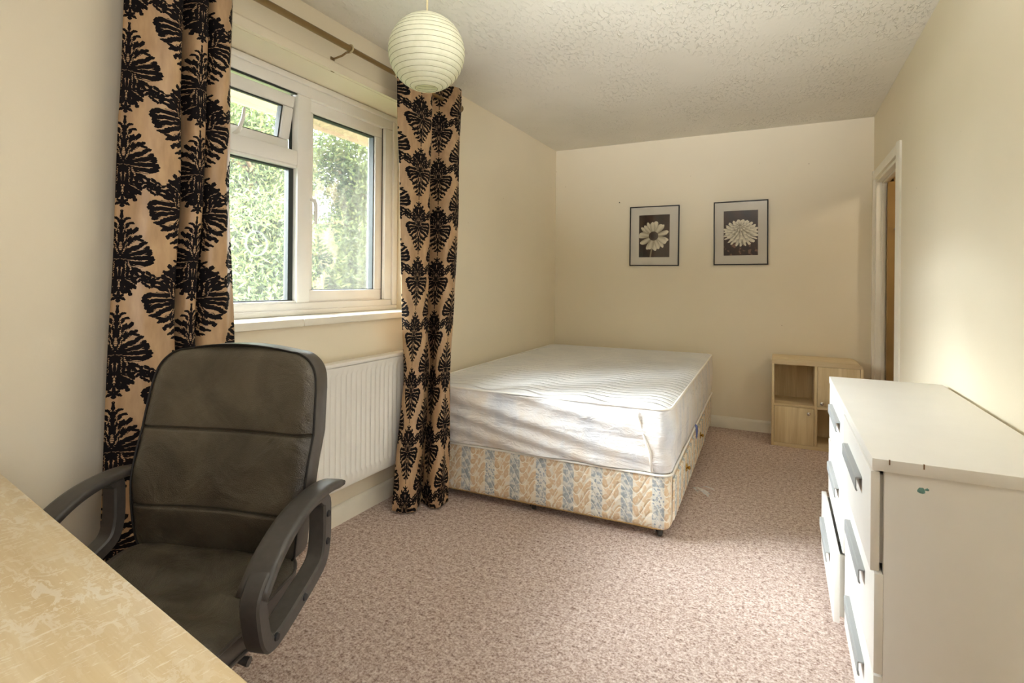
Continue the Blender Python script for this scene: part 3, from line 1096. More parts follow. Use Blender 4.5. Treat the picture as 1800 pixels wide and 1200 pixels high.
# ------------------------------------------------------------------ curtain pole
pole_x, pole_z = -1.805, 2.250
pole = thing('curtain_pole', 'antique brass curtain pole on a bracket above the window', 'curtain pole', (pole_x, 1.86, pole_z))
tube('thick_tube', [(0, -1.02, 0), (0, .035, 0)], .0145, M['rod_metal'], pole, 14)
tube('thin_tube', [(0, .03, 0), (0, .975, 0)], .0120, M['rod_metal'], pole, 14)
lathe('finial', [(0, 0), (.020, .002), (.024, .012), (.024, .022), (.016, .034), (0, .038)], M['rod_metal'], pole, 16, loc=(0, .975, 0), rot=(R(-90), 0, 0))
lathe('finial', [(0, 0), (.020, .002), (.024, .012), (.024, .022), (.016, .034), (0, .038)], M['rod_metal'], pole, 16, loc=(0, -1.02, 0), rot=(R(90), 0, 0))
for yb_ in (-.985, .035, .93):
    bk = box('bracket', XL - pole_x, XL - pole_x + .006, yb_ - .032, yb_ - .008, -.10, -.030, M['rod_metal'], pole, .002)
    tube('bracket_arm', [(XL - pole_x + .004, yb_ - .02, -.040), (-.03, yb_ - .02, -.034), (-.012, yb_ - .012, -.02), (0, yb_, -.014)], .0048, M['rod_metal'], bk, 8)
    tube('bracket_ring', [(.0175 * math.cos(a), yb_, .0175 * math.sin(a)) for a in np.linspace(0, 2 * PI, 20, endpoint=False)], .0042, M['cord'], bk, 8, closed=True)


# ------------------------------------------------------------------ curtains
def eyelet(parent, loc, rot):
    return lathe('eyelet', [(.018, -.008), (.027, -.008), (.031, -.003), (.031, .003), (.027, .008), (.018, .008), (.018, -.008)], M['eyelet'], parent, 20, loc=loc, rot=rot)


def curtain(name, label, knots, levels, n_u, n_z, ukn, vo, eyes):
    """knots: per level a list of (x, y) points across the cloth; levels: their heights, top first. ukn: {knot: cloth position in metres}; vo shifts the print up"""
    root = thing(name, label, 'curtain', (-1.80, knots[-1][0][1], 0), 0, 'damask curtains at the window')
    ox, oy = root.location[0], root.location[1]
    lv = np.array(levels)
    sm = [catmull(k, n_u) for k in knots]
    nk = len(knots[0]) - 1
    arc = np.interp(np.linspace(0, nk, n_u), sorted(ukn), [ukn[k] for k in sorted(ukn)])
    u0 = ukn[0]
    zs_ = np.concatenate([np.linspace(levels[0], levels[-1] + .12, n_z - 8), np.linspace(levels[-1] + .10, levels[-1], 8)])
    V, UV = [], []
    for z in zs_:
        i = 0
        while i < len(lv) - 2 and z < lv[i + 1]:
            i += 1
        f = (lv[i] - z) / (lv[i] - lv[i + 1])
        f = min(max(f, 0), 1)
        f = f * f * (3 - 2 * f) * .5 + f * .5
        P = sm[i] * (1 - f) + sm[i + 1] * f
        for j in range(n_u):
            wob = noise.noise(Vector((j * .11, z * 2.2, u0 * 5))) * .008 * min(1, (levels[0] - z) * 2)
            V.append((P[j][0] - ox + wob, P[j][1] - oy + wob * .5, z))
            UV.append((arc[j], z + vo))
    F = [(r * n_u + k, r * n_u + k + 1, (r + 1) * n_u + k + 1, (r + 1) * n_u + k) for r in range(len(zs_) - 1) for k in range(n_u - 1)]
    cl = from_arrays('cloth', V, F, M['damask'], root, True, UV)
    md = cl.modifiers.new('thickness', 'SOLIDIFY')
    md.thickness = .003
    md.offset = 0
    for (x, y, rz) in eyes:
        eyelet(root, (x - ox, y - oy, pole_z), (R(90), 0, rz))
    return root


xs = -1.815
def lfold(y, dx):
    """left curtain in plan: three flat faces with two deep, narrow valleys; y lists the face edges"""
    a, b, c_, d_, e_, f_, g_ = y
    X = xs + dx
    return [(X, a), (X + .050, a + (b - a) * .45), (X + .060, b - .012), (X + .020, b + .004), (X - .062, b + .008), (X - .055, c_ - .006), (X + .035, c_ + .002),
            (X + .058, (c_ + d_) / 2), (X + .040, d_ - .002), (X - .058, d_ + .002), (X - .05, e_ - .006), (X + .035, e_ + .004), (X + .052, (e_ + g_) / 2 + .01), (X + .02, g_)]


Ltop = lfold((.945, 1.092, 1.126, 1.184, 1.204, 0, 1.288), 0)
Lmid = lfold((.919, 1.080, 1.108, 1.166, 1.188, 0, 1.272), .006)
Llow = lfold((.896, 1.064, 1.086, 1.138, 1.160, 0, 1.296), .012)
Lbot = lfold((.868, 1.062, 1.090, 1.148, 1.178, 0, 1.325), .02)
curtain('curtain', 'black flocked damask curtain on bronze satin, left of the window behind the office chair', [Ltop, Lmid, Llow, Lbot], [2.30, 1.50, .98, .012], 120, 90, {0: .223, 1: .320, 2: .388, 3: .410, 4: .44, 5: .48, 6: .530, 7: .567, 8: .605, 9: .66, 10: .70, 11: .745, 12: .80, 13: .845}, -.08,
        [(-1.80, 1.10, 0), (-1.80, 1.20, 0)])


def rline(L, Rr, fr):
    L, Rr = np.array(L), np.array(Rr)
    d = (Rr - L) / np.linalg.norm(Rr - L)
    nrm = np.array([d[1], -d[0]])           # towards the room
    return [tuple(L + (Rr - L) * f + nrm * o) for f, o in fr]


Rtop = rline((-1.79, 2.215), (-1.79, 2.855), [(0, .0), (.12, .035), (.3, .045), (.42, .035), (.475, -.005), (.50, -.045), (.58, -.055), (.66, -.048), (.73, .0), (.80, .04), (.90, .035), (1.0, -.03)])
Rmid = rline((-1.775, 2.236), (-1.665, 2.63), [(0, .0), (.12, .035), (.26, .04), (.38, .035), (.44, .01), (.48, -.05), (.54, -.07), (.59, -.02), (.66, .035), (.78, .055), (.90, .03), (1.0, -.03)])
Rlow = rline((-1.77, 2.262), (-1.575, 2.425), [(0, .0), (.10, .03), (.22, .04), (.34, .03), (.45, .02), (.52, -.02), (.56, -.07), (.60, -.06), (.68, .015), (.80, .04), (.92, .02), (1.0, -.02)])
Rbot = rline((-1.745, 2.155), (-1.540, 2.365), [(0, .0), (.10, .035), (.22, .05), (.36, .045), (.44, .0), (.49, -.05), (.53, -.06), (.58, -.02), (.66, .03), (.78, .04), (.90, .0), (1.0, -.02)])
curtain('curtain', 'black flocked damask curtain on bronze satin, between the radiator and the bed', [Rtop, Rmid, Rlow, Rbot], [2.335, 1.40, .66, .012], 120, 90, {0: -.040, 1: .018, 2: .108, 3: .170, 4: .225, 5: .275, 6: .32, 7: .38, 8: .45, 9: .525, 10: .60, 11: .68}, .145,
        [(-1.79, 2.245, R(60)), (-1.80, 2.520, R(-30)), (-1.794, 2.676, R(40)), (-1.80, 2.835, R(-40))])

# ------------------------------------------------------------------ paper lantern
lan = thing('paper_lantern', 'round cream paper lantern shade hanging from the ceiling', 'lamp', (-1.098, 1.519, 1.957))
RL = .1285
prof, ribs = [], []
NR = 17
t0, t1 = R(21), R(163)
for k in range(NR + 1):
    a = t0 + (t1 - t0) * k / NR
    ribs.append((RL * math.sin(a), RL * 1.0 * math.cos(a)))
    for q in range(4):
        if k == NR and q:
            break
        b = a + (t1 - t0) / NR * q / 4
        rr_ = RL + .0022 * math.sin(PI * q / 4)
        prof.append((rr_ * math.sin(b), rr_ * math.cos(b)))
lathe('shade', prof, M['paper'], lan, 48, angle=180)
for r_, z_ in ribs:
    bm = bmesh.new()
    add_tube(bm, [((r_ + .0004) * math.cos(a), (r_ + .0004) * math.sin(a), z_) for a in np.linspace(0, 2 * PI, 40, endpoint=False)], .0009, 5, closed=True)
    finish('rib', bm, M['rib_wire'], lan, smooth=True)
tube('cord', [(0, 0, H - 1.957), (0, 0, .06)], .0035, M['cord'], lan, 8)
lathe('ceiling_rose', [(0, 0), (.035, 0), (.038, -.008), (.026, -.022), (.008, -.030), (0, -.030)], M['upvc'], lan, 20, loc=(0, 0, H - 1.957))
lathe('bulb_holder', [(0, .075), (.012, .075), (.018, .05), (.018, .01), (.014, .0), (0, .0)], M['upvc'], lan, 16)
lathe('bulb', [(0, -.075), (.018, -.068), (.027, -.048), (.024, -.022), (.012, 0), (0, 0)], M['paper'], lan, 16)
for sx in (-1, 1):
    tube('wire_stay', [(sx * .012, 0, .06), (sx * .03, 0, .09), (sx * ribs[0][0], 0, ribs[0][1])], .0012, M['chrome'], lan, 5)

# ------------------------------------------------------------------ bed: divan base and mattress
BR = R(1.4)
bx, by = -1.162, 3.535                  # centre of the bed on the floor
bed = thing('divan_base', 'divan bed base in cream fabric with tan leaves and blue stripes', 'bed', (bx, by, 0), BR)
HX, HY = .695, 1.065
Z0, Z1 = .045, .300


def skirt_box(name, hx, hy, z0, z1, mat, parent, rad, nz=2, disp=None, nseg=8, step=.05):
    """the four upright sides of a box with rounded corners, with running UVs in metres"""
    path = []
    cs = [(-hx + rad, -hy + rad, PI), (hx - rad, -hy + rad, 1.5 * PI), (hx - rad, hy - rad, 0), (-hx + rad, hy - rad, .5 * PI)]
    for i, (cx, cy, a0) in enumerate(cs):
        for k in range(nseg + 1):
            a = a0 + k / nseg * PI / 2
            path.append((cx + rad * math.cos(a), cy + rad * math.sin(a)))
        nx = cs[(i + 1) % 4]
        a = a0 + PI / 2
        p = np.array(path[-1])
        q = np.array((nx[0] + rad * math.cos(nx[2]), nx[1] + rad * math.sin(nx[2])))
        m_ = int(np.linalg.norm(q - p) / step)
        for k in range(1, m_):
            path.append(tuple(p + (q - p) * k / m_))
    path = np.array(path + [path[0]])
    arc = np.concatenate([[0], np.cumsum(np.linalg.norm(np.diff(path, axis=0), axis=1))])
    tn = np.roll(path[:-1], -1, 0) - np.roll(path[:-1], 1, 0)
    tn = np.vstack([tn, tn[:1]])
    tn /= np.linalg.norm(tn, axis=1)[:, None] + 1e-9
    nr = np.stack([tn[:, 1], -tn[:, 0]], 1)
    V, UV = [], []
    for r in range(nz + 1):
        z = z0 + (z1 - z0) * r / nz
        for (x, y), (ux, uy), s_ in zip(path, nr, arc):
            o = disp(x, y, z, s_, r / nz) if disp else 0.0
            V.append((x + ux * o, y + uy * o, z))
            UV.append((s_, z))
    n = len(path)
    F = [(r * n + k, r * n + k + 1, (r + 1) * n + k + 1, (r + 1) * n + k) for r in range(nz) for k in range(n - 1)]
    o = from_arrays(name, V, F, mat, parent, True, UV)
    return o, path


def base_disp(x, y, z, s_, f):
    e = min(f, 1 - f)
    return -.012 * max(0, 1 - e / .06) ** 2 + .003 * noise.noise(Vector((s_ * 4, z * 6, 2)))


sk, path = skirt_box('fabric_side', HX, HY, Z0, Z1, M['ticking'], bed, .05, 16, base_disp)
bm = bmesh.new()
vs = [bm.verts.new((x * .99, y * .99, Z1 - .002)) for x, y in path[:-1]]
bm.faces.new(vs)
vs = [bm.verts.new((x * .985, y * .99, Z0 + .002)) for x, y in path[:-1]]
bm.faces.new(vs[::-1])
finish('deck', bm, M['piping'], bed)
tube('top_piping', [(x * 1.004, y * 1.003, Z1 - .004) for x, y in path[:-1]], .0065, M['piping'], bed, 8, closed=True)
tube('bottom_edge', [(x * .985, y * .989, Z0 + .004) for x, y in path[:-1]], .006, M['hem_gold'], bed, 6, closed=True)
# two drawers in the long side facing the room
for y0, y1, yk in ((-.99, -.18, -.575), (-.16, .42, .10)):
    dw = bpy.data.objects.new('drawer', None)
    col.objects.link(dw)
    dw.parent = bed
    dw.location = (HX, (y0 + y1) / 2, 0)
    hl = (y1 - y0) / 2
    V, UV, F = [], [], []
    for i, z in enumerate((Z0 + .025, Z0 + .030, Z1 - .045, Z1 - .040)):
        for j, yv in enumerate((-hl, -hl + .005, hl - .005, hl)):
            edge = i in (0, 3) or j in (0, 3)
            V.append((.003 if edge else .010, yv, z))
            UV.append((yv + y0 + .7, z))
    F = [(i * 4 + j, i * 4 + j + 1, i * 4 + j + 5, i * 4 + j + 4) for i in range(3) for j in range(3)]
    from_arrays('drawer_front', V, F, M['ticking'], dw, False, UV)
    for ky in (yk - (y0 + y1) / 2,):
        kn = lathe('knob', [(0, .022), (.006, .022), (.011, .018), (.009, .012), (.005, .008), (.005, .002), (.016, .0015), (.016, 0), (0, 0)], M['brass'], dw, 14, loc=(.010, ky, .19), rot=(0, R(90), 0))
        bm = bmesh.new()
        for k in range(5):
            a = k * 2 * PI / 5
            bmesh.ops.create_icosphere(bm, subdivisions=1, radius=.009, matrix=Matrix.Translation((.003, .015 * math.cos(a), .015 * math.sin(a))) @ Matrix.Diagonal((.35, 1, 1, 1)))
        finish('backplate', bm, M['brass'], dw, smooth=True, loc=(.010, ky, .19))
# castors
for (cx, cy) in ((HX - .06, -HY + .05), (-HX + .06, -HY + .05), (HX - .06, HY - .06), (-HX + .06, HY - .06), (0, -HY + .06)):
    cs = bpy.data.objects.new('castor', None)
    col.objects.link(cs)
    cs.parent = bed
    cs.location = (cx, cy, 0)
    lathe('castor_wheel', [(0, -.010), (.019, -.010), (.022, -.006), (.022, .006), (.019, .010), (0, .010)], M['black_plastic'], cs, 20, loc=(.008, 0, .022), rot=(0, R(90), R(25)))
    bm = bmesh.new()
    add_box(bm, -.016, .016, -.016, .016, .044, .049, .002)
    add_box(bm, -.010, -.007, -.014, .010, .016, .046, .001)
    finish('castor_fork', bm, M['chrome'], cs, smooth=True, angle=40)

mat_ = thing('mattress', 'thick white quilted mattress with a thin crumpled cover over its sides', 'mattress', (bx, by, .306), BR)
MX, MY = .692, 1.064
MH = .300
def drape(x, y, z, s_, f):
    # sagging diagonal folds across the foot end, fine pulls near the lower edge
    o = .008 * math.sin(PI * f)
    if y < -MY + .1:
        g_ = s_ * 1.0
        u = (x + .7) / 1.4
        for k, (a, ph, am, wd) in enumerate([(.24, .00, .026, .030), (.25, .085, .022, .026), (.22, .17, .020, .028), (.20, .25, .012, .02), (.20, -.09, .024, .03)]):
            line = MH * 1.0 - ph - a * u * 1.1
            dd = (z - line) / wd
            o += am * math.exp(-dd * dd) * (0.35 + .65 * math.sin(PI * min(1, max(0, u * 1.05))))
        o += .004 * noise.noise(Vector((x * 9, z * 22, 1.3)))
        o += .0035 * noise.noise(Vector((x * 30, z * 9, 4.3))) * (1 - f)
    else:
        o += .006 * noise.noise(Vector((y * 7, z * 3, 7.7)))
    return o + .004 * (1 - f)


cv, mpath = skirt_box('side_cover', MX, MY, 0.0, MH - .012, M['cover'], mat_, .055, 26, drape, 10, .022)
# top: slightly domed, dipping towards the edge
NXm, NYm = 46, 66
V, F = [], []
def inside(u, v):
    """square grid mapped to the rounded rectangle"""
    x, y = u * MX, v * MY
    rad_ = .055
    ax_, ay_ = abs(x) - (MX - rad_), abs(y) - (MY - rad_)
    if ax_ > 0 and ay_ > 0:
        l = math.hypot(ax_, ay_)
        mxx = max(ax_, ay_)
        ax2, ay2 = ax_ / l * mxx, ay_ / l * mxx
        x = math.copysign(MX - rad_ + ax2, x)
        y = math.copysign(MY - rad_ + ay2, y)
    return x, y


for i in range(NYm + 1):
    v = -1 + 2 * i / NYm
    for j in range(NXm + 1):
        u = -1 + 2 * j / NXm
        x, y = inside(u, v)
        e = min(1 - abs(u), (1 - abs(v)) * 1.5)
        z = MH - .012 + .016 * min(1, e / .10) ** .6 + .004 * noise.noise(Vector((x * 3, y * 3, .4)))
        V.append((x, y, z))
F = [(i * (NXm + 1) + j, i * (NXm + 1) + j + 1, (i + 1) * (NXm + 1) + j + 1, (i + 1) * (NXm + 1) + j) for i in range(NYm) for j in range(NXm)]
from_arrays('quilted_top', V, F, M['quilt'], mat_, True)
tube('piping', [(x * 1.004, y * 1.003, MH - .010) for x, y in mpath[:-1]], .0060, M['piping'], mat_, 8, closed=True)
bm = bmesh.new()
vs = [bm.verts.new((x * .99, y * .99, .001)) for x, y in mpath[:-1]]
bm.faces.new(vs[::-1])
finish('underside', bm, M['cover'], mat_)
# ruched corner strip of the cover
bm = bmesh.new()
add_tube(bm, [(MX - .075, -MY - .012, .005), (MX - .085, -MY - .013, .09), (MX - .125, -MY - .012, .20), (MX - .15, -MY - .010, .275)], [.006, .007, .006, .003], 8)
finish('cover_seam', bm, M['piping'], mat_, smooth=True)
# ribbon hanging between mattress and base
rb = thing('blue_ribbon', 'small blue ribbon hanging from under the mattress on the room side', 'ribbon', (-.470, 3.42, .30), BR)
bm = bmesh.new()
for k in range(4):
    pts = [(.012, -.02 + .012 * k, .012), (.020, -.02 + .012 * k, 0), (.022, -.024 + .014 * k, -.03), (.020, -.03 + .018 * k, -.062 - .008 * (k % 2))]
    add_tube(bm, pts, [.002, .004, .004, .001], 5)
finish('ribbon', bm, M['ribbon'], rb, smooth=True)

# wisp of clear wrapper on the carpet beside the bed
g = random.Random(4)
V, F = [], []
for k in range(9):
    a = g.uniform(-.5, .5)
    p = Vector((g.uniform(-.05, .03), g.uniform(-.03, .03), .006))
    L_ = g.uniform(.05, .11)
    i0 = len(V)
    for q in range(5):
        f = q / 4
        c0 = p + Vector((math.cos(a) * L_ * f, math.sin(a) * L_ * f, .022 * math.sin(f * PI) * g.uniform(.5, 1)))
        V += [(c0.x, c0.y, c0.z), (c0.x + .004, c0.y + .008, c0.z + .002)]
    for q in range(4):
        F.append((i0 + 2 * q, i0 + 2 * q + 1, i0 + 2 * q + 3, i0 + 2 * q + 2))
wp = from_arrays('plastic_wrapper', V, F, M['clear_plastic'], None, True, loc=(-.42, 3.16, 0))
tag(wp, 'wisp of clear plastic wrapper on the carpet beside the bed', 'wrapper')

# ------------------------------------------------------------------ cube storage cabinet
cab = thing('cube_cabinet', 'low pale oak cube cabinet with two doors, against the back wall', 'cabinet', (-.055, 4.350, 0))
CW, CD, CH, TK = .565, .310, .628, .018
cw, ch = M['cab_wood'], M['cab_wood_h']
TT = .036
# top with a rounded front right corner seen from the front: chamfered end
prism('top', [(0, CH - TT), (CW, CH - TT), (CW, CH - .034), (CW - .010, CH - .016), (CW - .030, CH - .003), (CW - .060, CH), (0, CH)], 0, CD, 'y', ch, cab, 0)
box('side_panel', 0, TK, 0, CD, 0, CH - TT, cw, cab, .001)
box('side_panel', CW - TK, CW, 0, CD, 0, CH - TT, cw, cab, .001)
box('bottom', TK, CW - TK, 0, CD, 0, .026, ch, cab, .001)
midx = CW / 2
box('divider', midx - TK / 2, midx + TK / 2, .002, CD - .006, .026, CH - TT, cw, cab, .001)
box('shelf', TK, midx - TK / 2, .002, CD - .006, .290, .308, ch, cab, .001)
box('shelf', midx + TK / 2, CW - TK, .002, CD - .006, .290, .308, ch, cab, .001)
box('back_panel', .004, CW - .004, CD - .006, CD, 0, CH - TT, cw, cab)


def cab_door(x0, x1, z0, z1, kx, kz):
    d = box('door', x0, x1, .001, .017, z0, z1, cw, cab, .001)
    lathe('knob', [(0, .024), (.008, .023), (.0125, .018), (.011, .011), (.006, .007), (.006, 0)], M['chrome'], d, 18, loc=(kx, .001, kz), rot=(R(90), 0, 0))
    return d


cab_door(TK + .002, midx - TK / 2 - .002, .028, .288, midx - .045, .254)
cab_door(midx + TK / 2 + .002, CW - TK - .002, .310, CH - TT - .002, midx + .036, .335)

# ------------------------------------------------------------------ chest of drawers
DXF, DYN, DYF, DT = .190, 1.470, 2.690, .775
ch_ = thing('chest_of_drawers', 'long white chest of drawers with grey bar handles by the right wall', 'chest of drawers', (DXF, DYN, 0))
DL, DD = DYF - DYN, XR - DXF - .022
wm = M['white_melamine']
top = box('top', 0, DD, 0, DL, DT - .028, DT, wm, ch_, .0015)
for yv in (.012, .075):
    box('edge_chip', yv + .02, yv + .0225, -.0006, .002, DT - .011, DT + .0003, M['chip'], top)
sd = box('side_panel', .024, DD, .005, .021, 0, DT - .028, wm, ch_, .0012)
box('side_panel', .024, DD, DL - .021, DL - .003, 0, DT - .028, wm, ch_, .0012)
box('centre_panel', .030, DD, DL / 2 - .009, DL / 2 + .009, .04, DT - .028, wm, ch_)
box('back_panel', DD - .006, DD, .021, DL - .021, .04, DT - .028, wm, ch_)
box('plinth', .045, .06, .021, DL - .021, 0, .046, wm, ch_)
box('bottom_panel', .03, DD - .006, .021, DL - .021, .046, .062, wm, ch_)
bm = bmesh.new()
bmesh.ops.create_icosphere(bm, subdivisions=2, radius=.0075, matrix=Matrix.Translation((.092, .005, DT - .060)) @ Matrix.Diagonal((1, .05, .9, 1)))
bmesh.ops.create_icosphere(bm, subdivisions=1, radius=.004, matrix=Matrix.Translation((.103, .005, DT - .057)) @ Matrix.Diagonal((1.2, .05, .6, 1)))
for v in bm.verts:
    v.co += Vector((noise.noise(v.co * 200) * .003, 0, noise.noise(v.co * 170 + Vector((3, 1, 2))) * .003))
finish('teal_smudge', bm, M['teal_mark'], sd, smooth=True)
rows_ = [(.516, .744), (.282, .511), (.048, .277)]
for c_ in range(2):
    y0, y1 = (.004, DL / 2 - .002) if c_ == 0 else (DL / 2 + .002, DL - .004)
    for r_, (z0, z1) in enumerate(rows_):
        out = {(1, 2): .027, (0, 1): -.004, (0, 2): -.004, (1, 1): .002, (1, 0): .0, (0, 0): .004}[(c_, r_)]
        dw = bpy.data.objects.new('drawer', None)
        col.objects.link(dw)
        dw.parent = ch_
        dw.location = (-out, (y0 + y1) / 2, (z0 + z1) / 2)
        hl, hz = (y1 - y0) / 2, (z1 - z0) / 2
        bm = bmesh.new()
        add_box(bm, .002, .020, -hl, hl, -hz, hz, .0018)
        finish('drawer_front', bm, wm, dw, smooth=True, angle=40)
        bm = bmesh.new()
        add_box(bm, .0195, .36, -hl + .022, -hl + .034, -hz + .012, hz - .012)
        add_box(bm, .0195, .36, hl - .034, hl - .022, -hz + .012, hz - .012)
        add_box(bm, .0195, .36, -hl + .034, hl - .034, -hz + .03, -hz + .036)
        finish('drawer_box', bm, wm, dw)
        # bar pull: thin lipped channel held on two short feet
        hzc = .035
        bm = bmesh.new()
        add_prism(bm, [(-.010, hzc + .018), (-.013, hzc + .016), (-.013, hzc - .015), (-.010, hzc - .019), (-.0075, hzc - .017), (-.010, hzc - .013), (-.010, hzc + .014), (.002, hzc + .015), (.002, hzc + .018)], -.160, .165, 'y')
        finish('handle', bm, M['handle_grey'], dw, smooth=True, angle=30)

# ------------------------------------------------------------------ pictures
def picture(label, cx, cz, w, h, tilt, print_mat, pr):
    root = thing('framed_picture', label, 'picture', (cx, YB, cz), 0, 'flower pictures on the back wall')
    root.rotation_euler = (0, tilt, 0)
    fw, d = .0085, .020
    hw, hh = w / 2, h / 2
    for (a, b, c, e) in ((-hw, hw, hh - fw, hh), (-hw, hw, -hh, -hh + fw), (-hw, -hw + fw, -hh + fw, hh - fw), (hw - fw, hw, -hh + fw, hh - fw)):
        box('frame_rail', a, b, -d, -.001, c, e, M['frame_black'], root, .0015)
    x0, x1, z0, z1 = pr
    # bevelled mount with a window
    o = [(-hw + fw, hh - fw), (hw - fw, hh - fw), (hw - fw, -hh + fw), (-hw + fw, -hh + fw)]
    i1 = [(x0 - .003, z1 + .003), (x1 + .003, z1 + .003), (x1 + .003, z0 - .003), (x0 - .003, z0 - .003)]
    i2 = [(x0, z1), (x1, z1), (x1, z0), (x0, z0)]
    V = [(a, -.012, b) for a, b in o] + [(a, -.012, b) for a, b in i1] + [(a, -.009, b) for a, b in i2]
    F = [(k, (k + 1) % 4, 4 + (k + 1) % 4, 4 + k) for k in range(4)] + [(4 + k, 4 + (k + 1) % 4, 8 + (k + 1) % 4, 8 + k) for k in range(4)]
    from_arrays('mount', V, F, M['mount'], root, False)
    from_arrays('print', [(x0 - .004, -.0085, z0 - .004), (x1 + .004, -.0085, z0 - .004), (x1 + .004, -.0085, z1 + .004), (x0 - .004, -.0085, z1 + .004)], [(0, 1, 2, 3)], print_mat, root, False,
                [(0, 0), (1, 0), (1, 1), (0, 1)])
    box('backing_board', -hw + .004, hw - .004, -.006, -.001, -hh + .004, hh - .004, M['mount'], root)
    box('glazing', -hw + fw, hw - fw, -.0155, -.014, -hh + fw, hh - fw, M['pic_glass'], root)
    return root


picture('black framed sepia photograph of an open daisy with a dark centre', -.980, 1.576, .420, .515, R(.3), M['print_daisy'], (-.130, .130, -.182, .182))
picture('black framed sepia photograph of a shaggy round chrysanthemum', -.294, 1.580, .405, .515, R(-.3), M['print_mum'], (-.126, .128, -.180, .180))
tag(tube('wall_nail', [(-1.286, YB + .002, 1.880), (-1.286, YB - .016, 1.884)], [.003, .004], M['dark_metal'], None, 6), 'small bare nail in the back wall, left of the daisy picture', 'nail')

# ------------------------------------------------------------------ desk
DA = R(-9.1)
dk = thing('desk', 'worn beech desk with scratched top in the near left corner', 'desk', (-1.556, .561, 0), DA)
# local x runs along the far edge, local y goes towards the far side; top spans y -0.64..0
bm = bmesh.new()
add_box(bm, -.215, 1.12, -.66, 0, .710, .735, .003, 2)
dtop = finish('desk_top', bm, M['desk_wood'], dk, smooth=True, angle=40)
box('end_panel', -.20, -.178, -.64, -.02, 0, .710, M['desk_side'], dk, .002)
box('end_panel', 1.085, 1.107, -.64, -.02, 0, .710, M['desk_side'], dk, .002)
box('modesty_panel', -.178, 1.085, -.625, -.607, .30, .710, M['desk_side'], dk, .002)
lathe('screw_head', [(0, .004), (.003, .0035), (.0045, .001), (.0045, -.002)], M['chrome'], dtop, 12, loc=(.64, -.165, .735))

# ------------------------------------------------------------------ office chair
CA = R(17)
oc = thing('office_chair', 'black leather office chair with loop armrests, pulled up to the desk', 'chair', (-1.225, .696, 0), CA)
# local: x right, y away from the desk (backrest side), z up


BZ0, BZ1 = .465, .995
BHW = [(0, .222), (.12, .232), (.35, .248), (.60, .250), (.80, .243), (1, .228)]


def interp(tab, f):
    for (a, va), (b, vb) in zip(tab, tab[1:]):
        if f <= b:
            return va + (vb - va) * (f - a) / (b - a)
    return tab[-1][1]


def back_y(f):
    # front surface: lumbar bulge and recline
    return .215 - .018 * math.sin(PI * min(1, f * 1.7)) * (1 if f < .59 else 0) + .085 * f ** 1.5


def outline(f):
    w = interp(BHW, f)
    if f > .84:
        q = (f - .84) / .16
        w = w - .072 + .072 * math.sqrt(max(0, 1 - q ** 2.4))
    if f < .05:
        q = (.05 - f) / .05
        w -= .02 * q * q
    return w


creases = [.232, .585]
NX_, NZ_ = 34, 60
fs = sorted(set([i / NZ_ for i in range(NZ_ + 1)] + [c_ + d_ for c_ in creases for d_ in (-.012, -.007, -.0035, 0, .0035, .007, .012)] + [.93, .95, .965, .975, .985, .992, .997]))
V, F = [], []
for f in fs:
    w = outline(f) - .004
    for j in range(NX_ + 1):
        u = -1 + 2 * j / NX_
        x = u * w
        z = BZ0 + (BZ1 - BZ0) * f - (.016 * u * u * max(0, (f - .75) / .25) if f > .75 else 0)
        edge = min(1, (1 - abs(u)) * w / .045)
        ev_ = min(1, min(f / .05, (1.0 - f) / .06))
        pf = .020 * math.sqrt(max(0, edge)) * math.sqrt(max(0, ev_))
        cz = min(abs(f - c_) for c_ in creases)
        pf -= .009 * math.exp(-(cz / .006) ** 2)
        pf += (.002 + .004 * (f < .58)) * noise.noise(Vector((x * 8, f * 7, 1.0))) + .0015 * (f < .58) * noise.noise(Vector((x * 22, f * 17, 5.0)))
        hug = -.030 * (u * u)                   # sides curve forward a little
        V.append((x, back_y(f) + hug * .6 - pf, z))
n1 = NX_ + 1
F = [(i * n1 + j, i * n1 + j + 1, (i + 1) * n1 + j + 1, (i + 1) * n1 + j) for i in range(len(fs) - 1) for j in range(NX_)]
brest = bpy.data.objects.new('backrest', None)
col.objects.link(brest)
brest.parent = oc
from_arrays('front_pad', V, F, M['leather'], brest, True)
# side band and back shell
loop = []
for f in fs:
    loop.append((outline(f), f))
wt = loop[-1][0]
ring = [(-w, f) for w, f in loop] + [(wt * q, 1.0) for q in np.linspace(-1, 1, 17)[1:-1]] + [(w, f) for w, f in reversed(loop)]


def ring_pt(w, f, dy):
    u = w / max(outline(f), 1e-3)
    z = BZ0 + (BZ1 - BZ0) * f - (.016 * max(0, (f - .75) / .25) if f > .75 else 0) * u * u
    return (w, back_y(f) - .018 + dy, z)


V, F = [], []
for dy, sc_ in ((0.0, .985), (.006, 1.0), (.050, 1.0), (.066, .97), (.075, .90)):
    for (w, f) in ring:
        p = ring_pt(w, f, dy)
        V.append((p[0] * sc_, p[1], p[2] - (0 if sc_ >= 1 or f < .5 else (1 - sc_) * .15)))
nr_ = len(ring)
for r_ in range(4):
    for k in range(nr_):
        F.append((r_ * nr_ + k, r_ * nr_ + (k + 1) % nr_, (r_ + 1) * nr_ + (k + 1) % nr_, (r_ + 1) * nr_ + k))
F.append(tuple(4 * nr_ + k for k in range(nr_)))
from_arrays('side_band', V, F, M['leather_trim'], brest, True)
tube('piping', [ring_pt(w * .992, f, -.002) for w, f in ring[:-1]], .0028, M['stitch'], brest, 6)
# seat: rounded cushion, sagging and creased
NXs, NYs = 40, 40
V, F = [], []
SW, SY0, SY1 = .248, -.255, .225


